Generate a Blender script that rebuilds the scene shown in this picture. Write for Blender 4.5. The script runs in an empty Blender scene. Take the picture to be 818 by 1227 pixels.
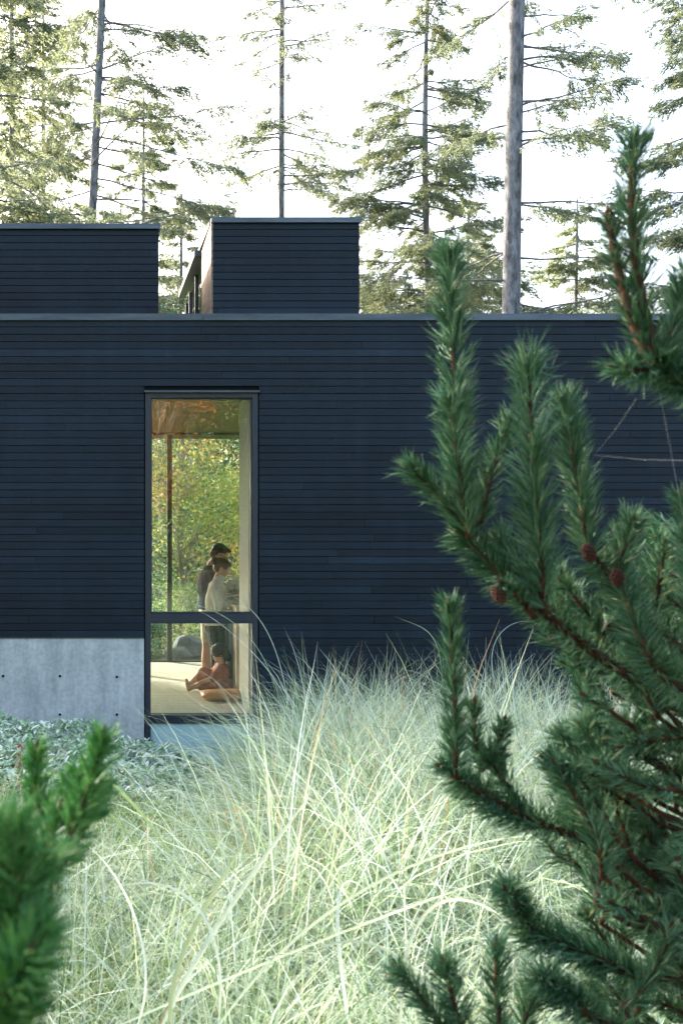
import bpy, math, random
import numpy as np
from mathutils import Vector, Matrix

# ------------------------------------------------------------------ camera, world, sun, exposure
S = bpy.context.scene
COL = S.collection
F = 1298.0            # focal length in photo pixels
VX, VY = 130.0, 640.0 # vanishing point in the photo
CZ = 1.84             # eye height above the house floor
cam_d = bpy.data.cameras.new('camera')
cam = bpy.data.objects.new('camera', cam_d)
COL.objects.link(cam)
S.camera = cam
cam.location = (0, 0, CZ)
cam.rotation_euler = (math.radians(90), 0, 0)
cam_d.sensor_fit = 'HORIZONTAL'
cam_d.sensor_width = 24.0
cam_d.lens = F / 818 * 24
cam_d.shift_x = (409 - VX) / 818
cam_d.shift_y = (VY - 613.5) / 818
cam_d.clip_start = 0.05
cam_d.clip_end = 2000
cam_d.dof.use_dof = True
cam_d.dof.focus_distance = 11.0
cam_d.dof.aperture_fstop = 7.5

SUN_EL = math.radians(26)
SUN_AZ = math.atan2(-0.68, 0.73)      # measured from +Y towards +X (negative: left, behind the house)
world = bpy.data.worlds.new('World')
S.world = world
world.use_nodes = True
wn = world.node_tree
bg = wn.nodes['Background']
sky = wn.nodes.new('ShaderNodeTexSky')
sky.sky_type = 'NISHITA'
sky.sun_disc = False
sky.sun_elevation = SUN_EL
sky.sun_rotation = SUN_AZ
sky.air_density = 1.0
sky.dust_density = 7.0
sky.ozone_density = 1.0
wn.links.new(sky.outputs[0], bg.inputs[0])
bg.inputs[1].default_value = 0.15

sd = bpy.data.lights.new('sun', 'SUN')
sd.energy = 2.0
sd.angle = math.radians(0.5)
sd.color = (1.0, 0.93, 0.82)
sun = bpy.data.objects.new('sun', sd)
COL.objects.link(sun)
to_sun = Vector((math.sin(SUN_AZ) * math.cos(SUN_EL), math.cos(SUN_AZ) * math.cos(SUN_EL), math.sin(SUN_EL)))
sun.rotation_euler = to_sun.to_track_quat('Z', 'Y').to_euler()
sun.location = to_sun * 60

S.view_settings.view_transform = 'Standard'
S.view_settings.look = 'None'
S.view_settings.exposure = 2.62
S.view_settings.gamma = 1
S.view_settings.use_curve_mapping = False
S.cycles.max_bounces = 10
S.cycles.diffuse_bounces = 4
S.cycles.transparent_max_bounces = 24
S.cycles.sample_clamp_indirect = 6

rng = np.random.default_rng(11)
random.seed(5)

def P(x, y, Y):
    """photo pixel (of 818x1227) at depth Y -> world point"""
    return np.array([(x - VX) * Y / F, Y, CZ + (VY - y) * Y / F])

# ------------------------------------------------------------------ materials
def mat(name, rough=0.6, base=(0.5, 0.5, 0.5), spec=0.5, metallic=0.0):
    m = bpy.data.materials.new(name)
    m.use_nodes = True
    b = m.node_tree.nodes['Principled BSDF']
    b.inputs['Base Color'].default_value = (*base, 1)
    b.inputs['Roughness'].default_value = rough
    b.inputs['Metallic'].default_value = metallic
    b.inputs['Specular IOR Level'].default_value = spec
    return m

def N(m, t, **kw):
    n = m.node_tree.nodes.new(t)
    for k, v in kw.items():
        setattr(n, k, v)
    return n

def L(m, a, b):
    m.node_tree.links.new(a, b)

def ramp(m, stops, fac):
    r = N(m, 'ShaderNodeValToRGB')
    e = r.color_ramp.elements
    while len(e) < len(stops):
        e.new(0.5)
    for el, (p, c) in zip(e, stops):
        el.position = p
        el.color = (*c, 1)
    L(m, fac, r.inputs[0])
    return r.outputs[0]

def noise(m, scale, detail=4, vec=None, stretch=None, rough=0.55):
    n = N(m, 'ShaderNodeTexNoise')
    n.inputs['Scale'].default_value = scale
    n.inputs['Detail'].default_value = detail
    n.inputs['Roughness'].default_value = rough
    tc = N(m, 'ShaderNodeTexCoord')
    if stretch:
        mp = N(m, 'ShaderNodeMapping')
        mp.inputs['Scale'].default_value = stretch
        L(m, tc.outputs['Object'], mp.inputs[0])
        L(m, mp.outputs[0], n.inputs[0])
    else:
        L(m, tc.outputs['Object'], n.inputs[0])
    return n.outputs[0]

def mixc(m, a, b, fac, mode='MIX'):
    n = N(m, 'ShaderNodeMix', data_type='RGBA', blend_type=mode)
    for sock, v in ((n.inputs[6], a), (n.inputs[7], b)):
        if isinstance(v, tuple):
            sock.default_value = (*v, 1)
        else:
            L(m, v, sock)
    if isinstance(fac, float):
        n.inputs[0].default_value = fac
    else:
        L(m, fac, n.inputs[0])
    return n.outputs[2]

def bsdf(m):
    return m.node_tree.nodes['Principled BSDF']

def bump(m, h, strength=0.3, dist=0.01):
    b = N(m, 'ShaderNodeBump')
    b.inputs['Strength'].default_value = strength
    b.inputs['Distance'].default_value = dist
    L(m, h, b.inputs['Height'])
    L(m, b.outputs[0], bsdf(m).inputs['Normal'])

def tintmat(name, stops, rough=0.6, spec=0.3, trans=0.0, trans_gain=1.0):
    """per-piece tint attribute -> colour ramp; optional translucency"""
    m = mat(name, rough, spec=spec)
    at = N(m, 'ShaderNodeAttribute', attribute_name='tint')
    c = ramp(m, stops, at.outputs['Fac'])
    L(m, c, bsdf(m).inputs['Base Color'])
    if trans:
        tr = N(m, 'ShaderNodeBsdfTranslucent')
        L(m, c, tr.inputs[0])
        if trans_gain != 1.0:
            g = mixc(m, c, (1.0, 1.0, 0.55), 0.25, 'MIX')
            L(m, g, tr.inputs[0])
        mx = N(m, 'ShaderNodeMixShader')
        mx.inputs[0].default_value = trans
        L(m, bsdf(m).outputs[0], mx.inputs[1])
        L(m, tr.outputs[0], mx.inputs[2])
        L(m, mx.outputs[0], m.node_tree.nodes['Material Output'].inputs[0])
    return m

def siding_mat(name, dark=1.0):
    m = mat(name, 0.5, spec=0.28)
    at = N(m, 'ShaderNodeAttribute', attribute_name='tint')
    d = dark
    c = ramp(m, [(0.0, (0.0038*d, 0.0100*d, 0.0180*d)), (0.6, (0.0064*d, 0.0162*d, 0.0275*d)), (1.0, (0.0125*d, 0.026*d, 0.042*d))], at.outputs['Fac'])
    n = noise(m, 3.0, 8, stretch=(0.9, 1, 22), rough=0.7)
    c2 = mixc(m, c, ramp(m, [(0.3, (0.35, 0.35, 0.35)), (0.55, (1, 1, 1)), (0.78, (1.7, 1.7, 1.7))], n), 0.7, 'MULTIPLY')
    n2 = noise(m, 1.3, 5)
    c3 = mixc(m, c2, ramp(m, [(0.3, (0.72, 0.72, 0.72)), (0.7, (1.3, 1.3, 1.3))], n2), 0.85, 'MULTIPLY')
    n5 = noise(m, 5.0, 6, stretch=(1.6, 1, 0.12), rough=0.6)
    c3 = mixc(m, c3, ramp(m, [(0.42, (0.85, 0.85, 0.85)), (0.60, (1.1, 1.1, 1.1)), (0.72, (1.7, 1.65, 1.55))], n5), 0.6, 'MULTIPLY')
    L(m, c3, bsdf(m).inputs['Base Color'])
    L(m, ramp(m, [(0.3, (0.38,)*3), (0.7, (0.62,)*3)], n), bsdf(m).inputs['Roughness'])
    n3 = noise(m, 9.0, 8, stretch=(1, 1, 30), rough=0.7)
    bump(m, n3, 0.5, 0.004)
    return m

M = {}
M['siding'] = siding_mat('charred_siding')
M['backing'] = mat('black_membrane', 0.9, (0.004, 0.005, 0.007), 0.2)
M['frame'] = mat('dark_metal_frame', 0.4, (0.022, 0.030, 0.044), 0.5)
m = M['cap'] = mat('metal_flashing', 0.38, (0.12, 0.14, 0.16), 0.5, 0.6)
L(m, ramp(m, [(0.3, (0.055, 0.07, 0.09)), (0.7, (0.12, 0.14, 0.16))], noise(m, 1.5, 5, stretch=(1, 1, 8))), bsdf(m).inputs['Base Color'])
m = M['concrete'] = mat('board_marked_concrete', 0.85, spec=0.25)
n = noise(m, 2.2, 8, stretch=(2.2, 1, 0.7), rough=0.65)
c = ramp(m, [(0.28, (0.33, 0.355, 0.345)), (0.5, (0.47, 0.495, 0.48)), (0.75, (0.57, 0.595, 0.58))], n)
n2 = noise(m, 26, 6)
c = mixc(m, c, ramp(m, [(0.35, (0.8,)*3), (0.6, (1.08,)*3)], n2), 0.7, 'MULTIPLY')
n4 = noise(m, 1.6, 5, stretch=(9, 1, 0.5), rough=0.6)
c = mixc(m, c, ramp(m, [(0.34, (0.78, 0.80, 0.82)), (0.5, (1, 1, 1))], n4), 0.6, 'MULTIPLY')
L(m, c, bsdf(m).inputs['Base Color'])
bump(m, n2, 0.25, 0.003)
M['hole'] = mat('tie_hole', 0.9, (0.02, 0.02, 0.02), 0.1)
m = M['aqua'] = mat('aqua_spandrel_glass', 0.22, (0.26, 0.43, 0.45), 0.5)
L(m, ramp(m, [(0.3, (0.38, 0.56, 0.55)), (0.7, (0.46, 0.64, 0.63))], noise(m, 2.0, 3)), bsdf(m).inputs['Base Color'])

def glassmat(name, refl, tint=(1, 1, 1)):
    m = mat(name)
    tr = N(m, 'ShaderNodeBsdfTransparent')
    tr.inputs[0].default_value = (*tint, 1)
    gl = N(m, 'ShaderNodeBsdfGlossy')
    gl.inputs['Roughness'].default_value = 0.0
    fr = N(m, 'ShaderNodeLayerWeight')
    fr.inputs[0].default_value = refl
    mx = N(m, 'ShaderNodeMixShader')
    ad = N(m, 'ShaderNodeMath', operation='ADD')
    ad.inputs[1].default_value = refl * 0.8
    L(m, fr.outputs['Fresnel'], ad.inputs[0])
    L(m, ad.outputs[0], mx.inputs[0])
    L(m, tr.outputs[0], mx.inputs[1])
    L(m, gl.outputs[0], mx.inputs[2])
    L(m, mx.outputs[0], m.node_tree.nodes['Material Output'].inputs[0])
    return m
M['glass'] = glassmat('window_glass', 0.095, (0.93, 0.97, 0.95))
M['backglass'] = glassmat('garden_window_glass', 0.03, (0.97, 0.99, 0.98))
m = M['floor'] = mat('pale_oak_floor', 0.3, spec=0.5)
tc = N(m, 'ShaderNodeTexCoord')
br = N(m, 'ShaderNodeTexBrick')
br.inputs['Color1'].default_value = (0.60, 0.57, 0.50, 1)
br.inputs['Color2'].default_value = (0.72, 0.69, 0.62, 1)
br.inputs['Mortar'].default_value = (0.30, 0.27, 0.22, 1)
br.inputs['Scale'].default_value = 1.0
br.inputs['Mortar Size'].default_value = 0.006
br.inputs['Brick Width'].default_value = 2.4
br.inputs['Row Height'].default_value = 0.19
L(m, tc.outputs['Object'], br.inputs[0])
nn = noise(m, 4, 6, stretch=(0.6, 9, 1))
L(m, mixc(m, br.outputs[0], ramp(m, [(0.3, (0.8,)*3), (0.7, (1.1,)*3)], nn), 0.7, 'MULTIPLY'), bsdf(m).inputs['Base Color'])
m = M['ceiling'] = mat('cedar_ceiling', 0.45, spec=0.4)
nn = noise(m, 3, 6, stretch=(0.4, 12, 1))
L(m, ramp(m, [(0.3, (0.04, 0.02, 0.012)), (0.7, (0.10, 0.05, 0.03))], nn), bsdf(m).inputs['Base Color'])
M['plaster'] = mat('white_plaster', 0.8, (0.44, 0.45, 0.43), 0.3)
M['tan'] = mat('tan_oak_veneer', 0.5, (0.58, 0.49, 0.38), 0.4)
M['post'] = mat('dark_steel_post', 0.4, (0.03, 0.035, 0.035), 0.5)
m = M['sidewood'] = mat('weathered_cedar', 0.55, spec=0.4)
nn = noise(m, 3, 6, stretch=(1, 1, 14))
L(m, ramp(m, [(0.3, (0.22, 0.15, 0.11)), (0.7, (0.42, 0.32, 0.25))], nn), bsdf(m).inputs['Base Color'])
m = M['roofing'] = mat('roof_membrane', 0.85, (0.09, 0.10, 0.11), 0.2)
m = M['ground'] = mat('soil_and_litter', 0.95, spec=0.15)
nn = noise(m, 7, 8)
n2 = noise(m, 0.8, 4)
c = ramp(m, [(0.3, (0.035, 0.027, 0.018)), (0.55, (0.075, 0.06, 0.04)), (0.8, (0.13, 0.11, 0.07))], nn)
c = mixc(m, c, (0.07, 0.10, 0.035), ramp(m, [(0.45, (0,)*3), (0.6, (0.8,)*3)], n2))
L(m, c, bsdf(m).inputs['Base Color'])
bump(m, nn, 0.8, 0.05)
# bark
def barkmat(name, a, b, sc=8):
    m = mat(name, 0.9, spec=0.2)
    nn = noise(m, sc, 8, stretch=(1, 1, 0.35), rough=0.7)
    L(m, ramp(m, [(0.35, a), (0.65, b)], nn), bsdf(m).inputs['Base Color'])
    bump(m, nn, 0.8, 0.03)
    return m
M['bark'] = barkmat('hazed_grey_bark', (0.06, 0.06, 0.065), (0.33, 0.335, 0.345), 9)  # bark paled in colour for the flare haze on trunks and twigs
M['barkpale'] = barkmat('pale_bark', (0.26, 0.24, 0.21), (0.52, 0.49, 0.44), 8)
M['pinebark'] = barkmat('reddish_pine_bark', (0.035, 0.018, 0.012), (0.16, 0.075, 0.045), 60)
M['rock'] = barkmat('grey_granite', (0.10, 0.12, 0.14), (0.30, 0.33, 0.37), 2.5)
G = lambda *a: a
M['conifer'] = tintmat('hazed_conifer_sprays', [(0, (0.07, 0.125, 0.10)), (0.5, (0.125, 0.195, 0.13)), (0.8, (0.22, 0.29, 0.14)), (1, (0.32, 0.30, 0.14))], 0.6, 0.3, 0.42, 1.2)  # ramp lightened to stand in for flare haze over the backlit trees
M['needles'] = tintmat('pine_needles', [(0, (0.03, 0.095, 0.045)), (0.5, (0.085, 0.21, 0.10)), (0.93, (0.23, 0.41, 0.25)), (1, (0.42, 0.42, 0.16))], 0.5, 0.35, 0.3)
M['needles2'] = tintmat('bright_pine_needles', [(0, (0.035, 0.14, 0.035)), (0.6, (0.085, 0.29, 0.075)), (1, (0.19, 0.42, 0.13))], 0.42, 0.5, 0.35)
M['grass'] = tintmat('variegated_grass', [(0, (0.07, 0.15, 0.05)), (0.2, (0.25, 0.37, 0.18)), (0.42, (0.52, 0.59, 0.37)), (0.65, (0.50, 0.62, 0.49)), (0.93, (0.70, 0.80, 0.73)), (1, (0.50, 0.36, 0.18))], 0.5, 0.35, 0.4)
M['lime'] = tintmat('lime_low_grass', [(0, (0.13, 0.26, 0.04)), (1, (0.34, 0.48, 0.12))], 0.5, 0.3, 0.35)
M['lamb'] = tintmat('silver_leaf', [(0, (0.18, 0.33, 0.17)), (0.45, (0.40, 0.53, 0.34)), (1, (0.78, 0.83, 0.70))], 0.8, 0.2, 0.15)
M['maple'] = tintmat('maple_leaves', [(0, (0.09, 0.22, 0.08)), (0.5, (0.26, 0.44, 0.10)), (0.8, (0.62, 0.60, 0.13)), (1, (0.68, 0.33, 0.12))], 0.5, 0.3, 0.55, 1.1)
M['orange'] = tintmat('orange_maple_leaves', [(0, (0.30, 0.22, 0.05)), (0.5, (0.55, 0.16, 0.06)), (1, (0.62, 0.30, 0.08))], 0.5, 0.3, 0.45)
M['green'] = tintmat('green_leaves', [(0, (0.05, 0.13, 0.085)), (0.6, (0.13, 0.30, 0.18)), (1, (0.28, 0.44, 0.18))], 0.5, 0.3, 0.5)
M['dry'] = mat('dry_stalk', 0.8, (0.36, 0.22, 0.13), 0.2)

# ------------------------------------------------------------------ mesh helpers
def build(name, V, faces, material, parent=None, tint=None, smooth=False, loc=None):
    """faces: list of integer arrays (n,k). One mesh object."""
    V = np.asarray(V, dtype=np.float32).reshape(-1, 3)
    me = bpy.data.meshes.new(name)
    me.vertices.add(len(V))
    if loc is not None:
        V = V - np.asarray(loc, dtype=np.float32)
    me.vertices.foreach_set('co', V.ravel())
    idx = np.concatenate([np.asarray(f, dtype=np.int32).ravel() for f in faces])
    tot = np.concatenate([np.full(len(f), np.asarray(f).shape[1], dtype=np.int32) for f in faces])
    start = np.concatenate([[0], np.cumsum(tot)[:-1]]).astype(np.int32)
    me.loops.add(len(idx))
    me.loops.foreach_set('vertex_index', idx)
    me.polygons.add(len(tot))
    me.polygons.foreach_set('loop_start', start)
    me.polygons.foreach_set('loop_total', tot)
    me.polygons.foreach_set('use_smooth', np.full(len(tot), bool(smooth)))
    if tint is not None:
        a = me.attributes.new('tint', 'FLOAT', 'POINT')
        a.data.foreach_set('value', np.asarray(tint, dtype=np.float32))
    me.update(calc_edges=True)
    me.validate()
    me.materials.append(material)
    o = bpy.data.objects.new(name, me)
    if loc is not None:
        o.location = tuple(float(v) for v in loc)
    COL.objects.link(o)
    if parent is not None:
        o.parent = parent
        if loc is None:
            o.matrix_parent_inverse = Matrix.Translation(-Vector(parent.location))
        else:
            o.location = Vector(tuple(float(v) for v in loc)) - Vector(parent.location)
    return o

class MB:
    """collects quads/tris"""
    def __init__(s):
        s.v = []; s.q = []; s.t = []; s.n = 0; s.tint = []
    def add(s, V, Q=None, T=None, tint=0.5):
        V = np.asarray(V, dtype=float).reshape(-1, 3)
        s.v.append(V)
        if Q is not None and len(Q): s.q.append(np.asarray(Q) + s.n)
        if T is not None and len(T): s.t.append(np.asarray(T) + s.n)
        s.tint.append(np.full(len(V), tint) if np.isscalar(tint) else np.asarray(tint))
        s.n += len(V)
    def box(s, a, b, tint=0.5, rot=None):
        x0, y0, z0 = a; x1, y1, z1 = b
        V = np.array([[x0,y0,z0],[x1,y0,z0],[x1,y1,z0],[x0,y1,z0],[x0,y0,z1],[x1,y0,z1],[x1,y1,z1],[x0,y1,z1]], float)
        if rot is not None:
            c = V.mean(0); V = (V - c) @ rot.T + c
        s.add(V, [[0,3,2,1],[4,5,6,7],[0,1,5,4],[1,2,6,5],[2,3,7,6],[3,0,4,7]], tint=tint)
    def tube(s, path, radii, k=8, tint=0.5, cap=True):
        path = np.asarray(path, float); n = len(path)
        radii = np.broadcast_to(np.asarray(radii, float), (n,))
        d = np.gradient(path, axis=0)
        d /= np.linalg.norm(d, axis=1)[:, None] + 1e-9
        ref = np.array([0.13, 0.21, 0.97]) if abs(d[0][2]) < 0.9 else np.array([1, 0.1, 0.05])
        u = np.cross(d, ref); u /= np.linalg.norm(u, axis=1)[:, None] + 1e-9
        w = np.cross(d, u)
        a = np.linspace(0, 2*np.pi, k, endpoint=False)
        V = path[:, None] + radii[:, None, None]*(np.cos(a)[None, :, None]*u[:, None] + np.sin(a)[None, :, None]*w[:, None])
        V = V.reshape(-1, 3)
        i = np.arange(n-1)[:, None]*k; j = np.arange(k)[None]; jn = (j+1) % k
        Q = np.stack([i+j, i+jn, i+k+jn, i+k+j], -1).reshape(-1, 4)
        T = []
        if cap:
            V = np.vstack([V, path[0], path[-1]])
            b0, b1 = n*k, n*k+1
            T = [[b0, (q+1) % k, q] for q in range(k)] + [[b1, (n-1)*k+q, (n-1)*k+(q+1) % k] for q in range(k)]
        s.add(V, Q, T, tint)
    def ell(s, c, r, rot=None, seg=16, rings=10, tint=0.5):
        th = np.linspace(0, np.pi, rings+1)[1:-1]; ph = np.linspace(0, 2*np.pi, seg, endpoint=False)
        V = np.array([[np.sin(t)*np.cos(p), np.sin(t)*np.sin(p), np.cos(t)] for t in th for p in ph])
        V = np.vstack([V, [0, 0, 1], [0, 0, -1]])*np.asarray(r, float)
        if rot is not None: V = V @ np.asarray(rot).T
        V = V + np.asarray(c, float)
        R = rings-1; Q = []; T = []
        for i in range(R-1):
            for j in range(seg):
                jn = (j+1) % seg
                Q.append([i*seg+j, (i+1)*seg+j, (i+1)*seg+jn, i*seg+jn])
        for j in range(seg):
            jn = (j+1) % seg
            T.append([R*seg, j, jn]); T.append([R*seg+1, (R-1)*seg+jn, (R-1)*seg+j])
        s.add(V, Q, T, tint)
    def limb(s, pts, radii, k=12, flat=None):
        """closed tapered limb with rounded ends, through pts"""
        pts = [np.asarray(p, float) for p in pts]
        for i in range(len(pts)-1):
            a, b = pts[i], pts[i+1]; ra, rb = radii[i], radii[i+1]
            ln = np.linalg.norm(b-a); dd = (b-a)/ (ln+1e-9)
            ts = np.linspace(0, np.pi/2, 4)
            path = [a - dd*ra*math.cos(t) for t in ts] + [a+(b-a)*.33, a+(b-a)*.66] + [b + dd*rb*math.sin(t) for t in ts]
            rr = [max(ra*math.sin(t), 1e-4) for t in ts] + [ra*.67+rb*.33, ra*.33+rb*.67] + [max(rb*math.cos(t), 1e-4) for t in ts]
            s.tube(path, rr, k)
    def done(s, name, material, parent=None, smooth=False, tint=True, loc=None):
        V = np.vstack(s.v)
        fs = []
        if s.q: fs.append(np.vstack(s.q))
        if s.t: fs.append(np.vstack(s.t))
        return build(name, V, fs, material, parent, np.concatenate(s.tint) if tint else None, smooth, loc)

def empty(name, loc=(0, 0, 0)):
    o = bpy.data.objects.new(name, None)
    COL.objects.link(o)
    o.location = tuple(float(v) for v in loc)
    o.empty_display_size = 0.2
    return o

def tag(o, label=None, cat=None, group=None, kind=None):
    if label: o['label'] = label
    if cat: o['category'] = cat
    if group: o['group'] = group
    if kind: o['kind'] = kind
    return o

def norm(v):
    return v/(np.linalg.norm(v, axis=-1, keepdims=True)+1e-9)

def needles(mb, base, direc, length, width, bend=0.15, tint=None):
    """prism needles: base (n,3), dir (n,3)"""
    n = len(base)
    direc = norm(direc)
    r = rng.normal(size=(n, 3)); u = norm(np.cross(direc, r)); w = np.cross(direc, u)
    length = np.broadcast_to(length, (n,))[:, None]; width = np.broadcast_to(width, (n,))[:, None]
    mid = base + direc*length*0.55
    tip = base + direc*length + u*length*bend*rng.uniform(-1, 1, (n, 1))
    a = [0, 2*math.pi/3, 4*math.pi/3]
    ring = lambda c, k: [c + k*width*(math.cos(t)*u + math.sin(t)*w) for t in a]
    V = np.stack(ring(base, 0.5) + ring(mid, 0.5) + [tip], axis=1).reshape(-1, 3)
    o = np.arange(n)[:, None]*7
    Q = np.concatenate([o+np.array([[i, (i+1) % 3, 3+(i+1) % 3, 3+i]]) for i in range(3)])
    T = np.concatenate([o+np.array([[3+i, 3+(i+1) % 3, 6]]) for i in range(3)])
    t = rng.uniform(0, 1, n) if tint is None else tint
    mb.add(V, Q, T, np.repeat(t, 7))

def leaves(mb, c, size, tint, flat=0.3, aspect=0.6, droop=0.0, dirs=None):
    """rhombic leaf quads with a fold, random orientation"""
    n = len(c)
    d = rng.normal(size=(n, 3)); d[:, 2] *= 0.5; d[:, 2] -= droop; d = norm(d)
    if dirs is not None: d = norm(dirs + d*.75)
    r = rng.normal(size=(n, 3))*flat + np.array([0, 0, 1.0]); s = norm(np.cross(d, r)); up = np.cross(s, d)
    size = np.broadcast_to(size, (n,))[:, None]
    V = np.stack([c - d*size*.5, c + s*size*aspect*.5 + up*size*.08, c + d*size*.5, c - s*size*aspect*.5 + up*size*.08], 1).reshape(-1, 3)
    Q = np.arange(n)[:, None]*4 + np.array([[0, 1, 2, 3]])
    mb.add(V, Q, tint=np.repeat(tint, 4))

def blades(mb, base, az, length, th0, curve, width, seg=7, tint=None, power=1.5, twist=0.6):
    """arching ribbons, vectorised"""
    n = len(base)
    s = np.linspace(0, 1, seg+1)
    th = th0[:, None] + curve[:, None]*s[None]**power
    st = length[:, None]/seg
    dz = np.cos(th)*st; dr = np.sin(th)*st
    z = np.concatenate([np.zeros((n, 1)), np.cumsum((dz[:, 1:]+dz[:, :-1])/2, 1)], 1)
    r = np.concatenate([np.zeros((n, 1)), np.cumsum((dr[:, 1:]+dr[:, :-1])/2, 1)], 1)
    hx, hy = np.cos(az)[:, None], np.sin(az)[:, None]
    c = np.stack([base[:, 0:1]+r*hx, base[:, 1:2]+r*hy, base[:, 2:3]+z], -1)
    tw = (rng.uniform(-1, 1, n)*twist)[:, None] + (rng.uniform(-1, 1, n)*twist)[:, None]*s[None]*1.5
    side = np.stack([-hy*np.ones_like(s), hx*np.ones_like(s), np.zeros((n, seg+1))], -1)
    nrm = np.stack([-np.cos(th)*hx, -np.cos(th)*hy, np.sin(th)], -1)
    sd = side*np.cos(tw)[..., None] + nrm*np.sin(tw)[..., None]
    w = width[:, None]*np.clip(np.minimum(0.55+s*2.2, (1-s)*1.9+0.06), 0, 1)[None]
    a = c + sd*w[..., None]*.5; b = c - sd*w[..., None]*.5
    V = np.stack([a, b], 2).reshape(-1, 3)
    o = (np.arange(n)*(seg+1)*2)[:, None, None] + (np.arange(seg)*2)[None, :, None]
    Q = (o + np.array([0, 1, 3, 2])[None, None]).reshape(-1, 4)
    t = rng.uniform(0, 1, n) if tint is None else tint
    mb.add(V, Q, tint=np.repeat(t, (seg+1)*2))

# ------------------------------------------------------------------ ground
def gz(x, y):
    x = np.asarray(x, float); y = np.asarray(y, float)
    near = np.interp(y, [-20, -6, 0, 4, 9.5, 11, 15.8, 17, 30, 80, 300], [1.2, .2, -.02, -.2, -.45, -.5, -.5, -.14, 0.0, 1.0, 3.0])
    return near + 0.03*np.sin(x*1.7+y*.9)*np.cos(y*1.3) * ((y < 10) | (y > 17))
xs = np.unique(np.concatenate([np.linspace(-400, -14, 14), np.linspace(-12, 16, 60), np.linspace(18, 400, 14)]))
ys = np.unique(np.concatenate([np.linspace(-300, -22, 12), np.linspace(-20, 40, 110), np.linspace(45, 600, 20)]))
X, Y = np.meshgrid(xs, ys)
Vg = np.stack([X, Y, gz(X, Y)], -1).reshape(-1, 3)
nx, ny = len(xs), len(ys)
i = (np.arange(ny-1)[:, None]*nx + np.arange(nx-1)[None]).ravel()
tag(build('ground', Vg, [np.stack([i, i+1, i+nx+1, i+nx], 1)], M['ground'], smooth=True), kind='structure')

# ------------------------------------------------------------------ house
WY = 11.0
def wx(x): return (x-VX)*WY/F
def wz(y): return CZ + (VY-y)*WY/F
HX0, HX1 = -7.2, 9.0
WX0, WX1 = wx(174), wx(308.5)
WZ1 = wz(470); TOP = wz(383)
CX, CTOP = wx(172.5), wz(763)      # concrete plinth
ZB = -0.9
house = empty('house', (2.0, WY, ZB))
tag(house, 'low modern house clad in black horizontal boards, with a concrete plinth and two roof boxes', 'house')

PITCH = 0.0752
def siding(mb, x0, x1, z0, z1, y, xoff=0.0, holes=()):
    """boards laid row by row, face towards -Y; holes: (xa,xb,za,zb) cut out"""
    r = 0; z = z1
    while z > z0 + 0.01:
        zb = max(z-PITCH, z0)
        x = x0 - random.uniform(0, 3.0)
        spans = []
        while x < x1:
            ln = random.uniform(2.2, 5.0)
            spans.append((max(x, x0), min(x+ln, x1), random.random()))
            x += ln
        for a, b, t in spans:
            if b-a < 0.01: continue
            segs = [(a, b)]
            for (xa, xb, za, zb_) in holes:
                if z > za + 0.03 and zb < zb_ - 0.03:
                    ns = []
                    for (p, q) in segs:
                        if q <= xa or p >= xb: ns.append((p, q))
                        else:
                            if p < xa: ns.append((p, xa))
                            if q > xb: ns.append((xb, q))
                    segs = ns
            dy = random.uniform(-.0018, .0018); tl = random.uniform(-0.0008, .0008)
            tt = min(1, max(0, 0.45 + random.gauss(0, .24)))
            for (p, q) in segs:
                if q-p < .005: continue
                x_a, x_b = p+.0012, q-.0012
                zt, zo = z-.0014, zb+.0014
                if zt-zo < .004: continue
                yf = y+dy
                # slightly cupped board with a chamfered top edge
                prof = [(yf+.018, zo), (yf+.003-tl, zo), (yf-tl, zo+.003), (yf+tl, zt-.003), (yf+.003+tl, zt), (yf+.018, zt)]
                V = [(x_a, a_, b_) for a_, b_ in prof] + [(x_b, a_, b_) for a_, b_ in prof]
                Q = [[k, k+6, k+7, k+1] for k in range(5)]
                T = [[0, 1, 2], [0, 2, 3], [0, 3, 4], [0, 4, 5], [6, 8, 7], [6, 9, 8], [6, 10, 9], [6, 11, 10]]
                mb.add(V, Q, T, tt)
        z -= PITCH; r += 1

mb = MB()
siding(mb, HX0, HX1, ZB+.1, TOP, WY-.02, holes=[(WX0-.012, WX1+.012, ZB, WZ1+.018), (HX0-1, CX+.002, ZB, CTOP)])
mb.done('cladding', M['siding'], house)
mb = MB()
T0 = .3
mb.box((HX0, WY, ZB), (CX, WY+T0, TOP)); mb.box((CX, WY, WZ1+.004), (WX1+.01, WY+T0, TOP)); mb.box((WX1+.012, WY, ZB), (HX1, WY+T0, TOP))
mb.box((CX+.002, WY, ZB), (WX0-.004, WY+T0, WZ1))
mb.done('wall', M['backing'], house)
# concrete plinth
mb = MB()
mb.box((HX0, WY-.028, ZB), (CX-.001, WY-.004, CTOP-.014))
pl = mb.done('concrete_plinth', M['concrete'], house)
mb = MB()
for hx_, hy_ in [(4, 810), (72, 810), (140, 811), (4, 856), (72, 856), (140, 856), (-64, 810), (-64, 856)]:
    c = np.array([wx(hx_), WY-.0285, wz(hy_)])
    mb = MB(); mb.tube([c, c+[0, -.002, 0]], [.013, .013], 14)
    mb.done('tie_hole', M['hole'], pl)
for hx_, hy_ in [(4, 810), (72, 810), (140, 811), (4, 856), (72, 856), (140, 856)]:
    c = np.array([wx(hx_), WY-.0315, wz(hy_)])
    a = np.linspace(0, 2*np.pi, 15)
    mb = MB(); mb.tube(np.stack([c[0]+.019*np.cos(a), c[1]+a*0, c[2]+.019*np.sin(a)], 1), [.004]*15, 5)
    mb.done('tie_collar', M['concrete'], pl)
mb = MB(); mb.box((HX0, WY-.04, CTOP-.013), (CX, WY-.004, CTOP-.001)); mb.done('drip_flashing', M['frame'], house)
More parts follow.
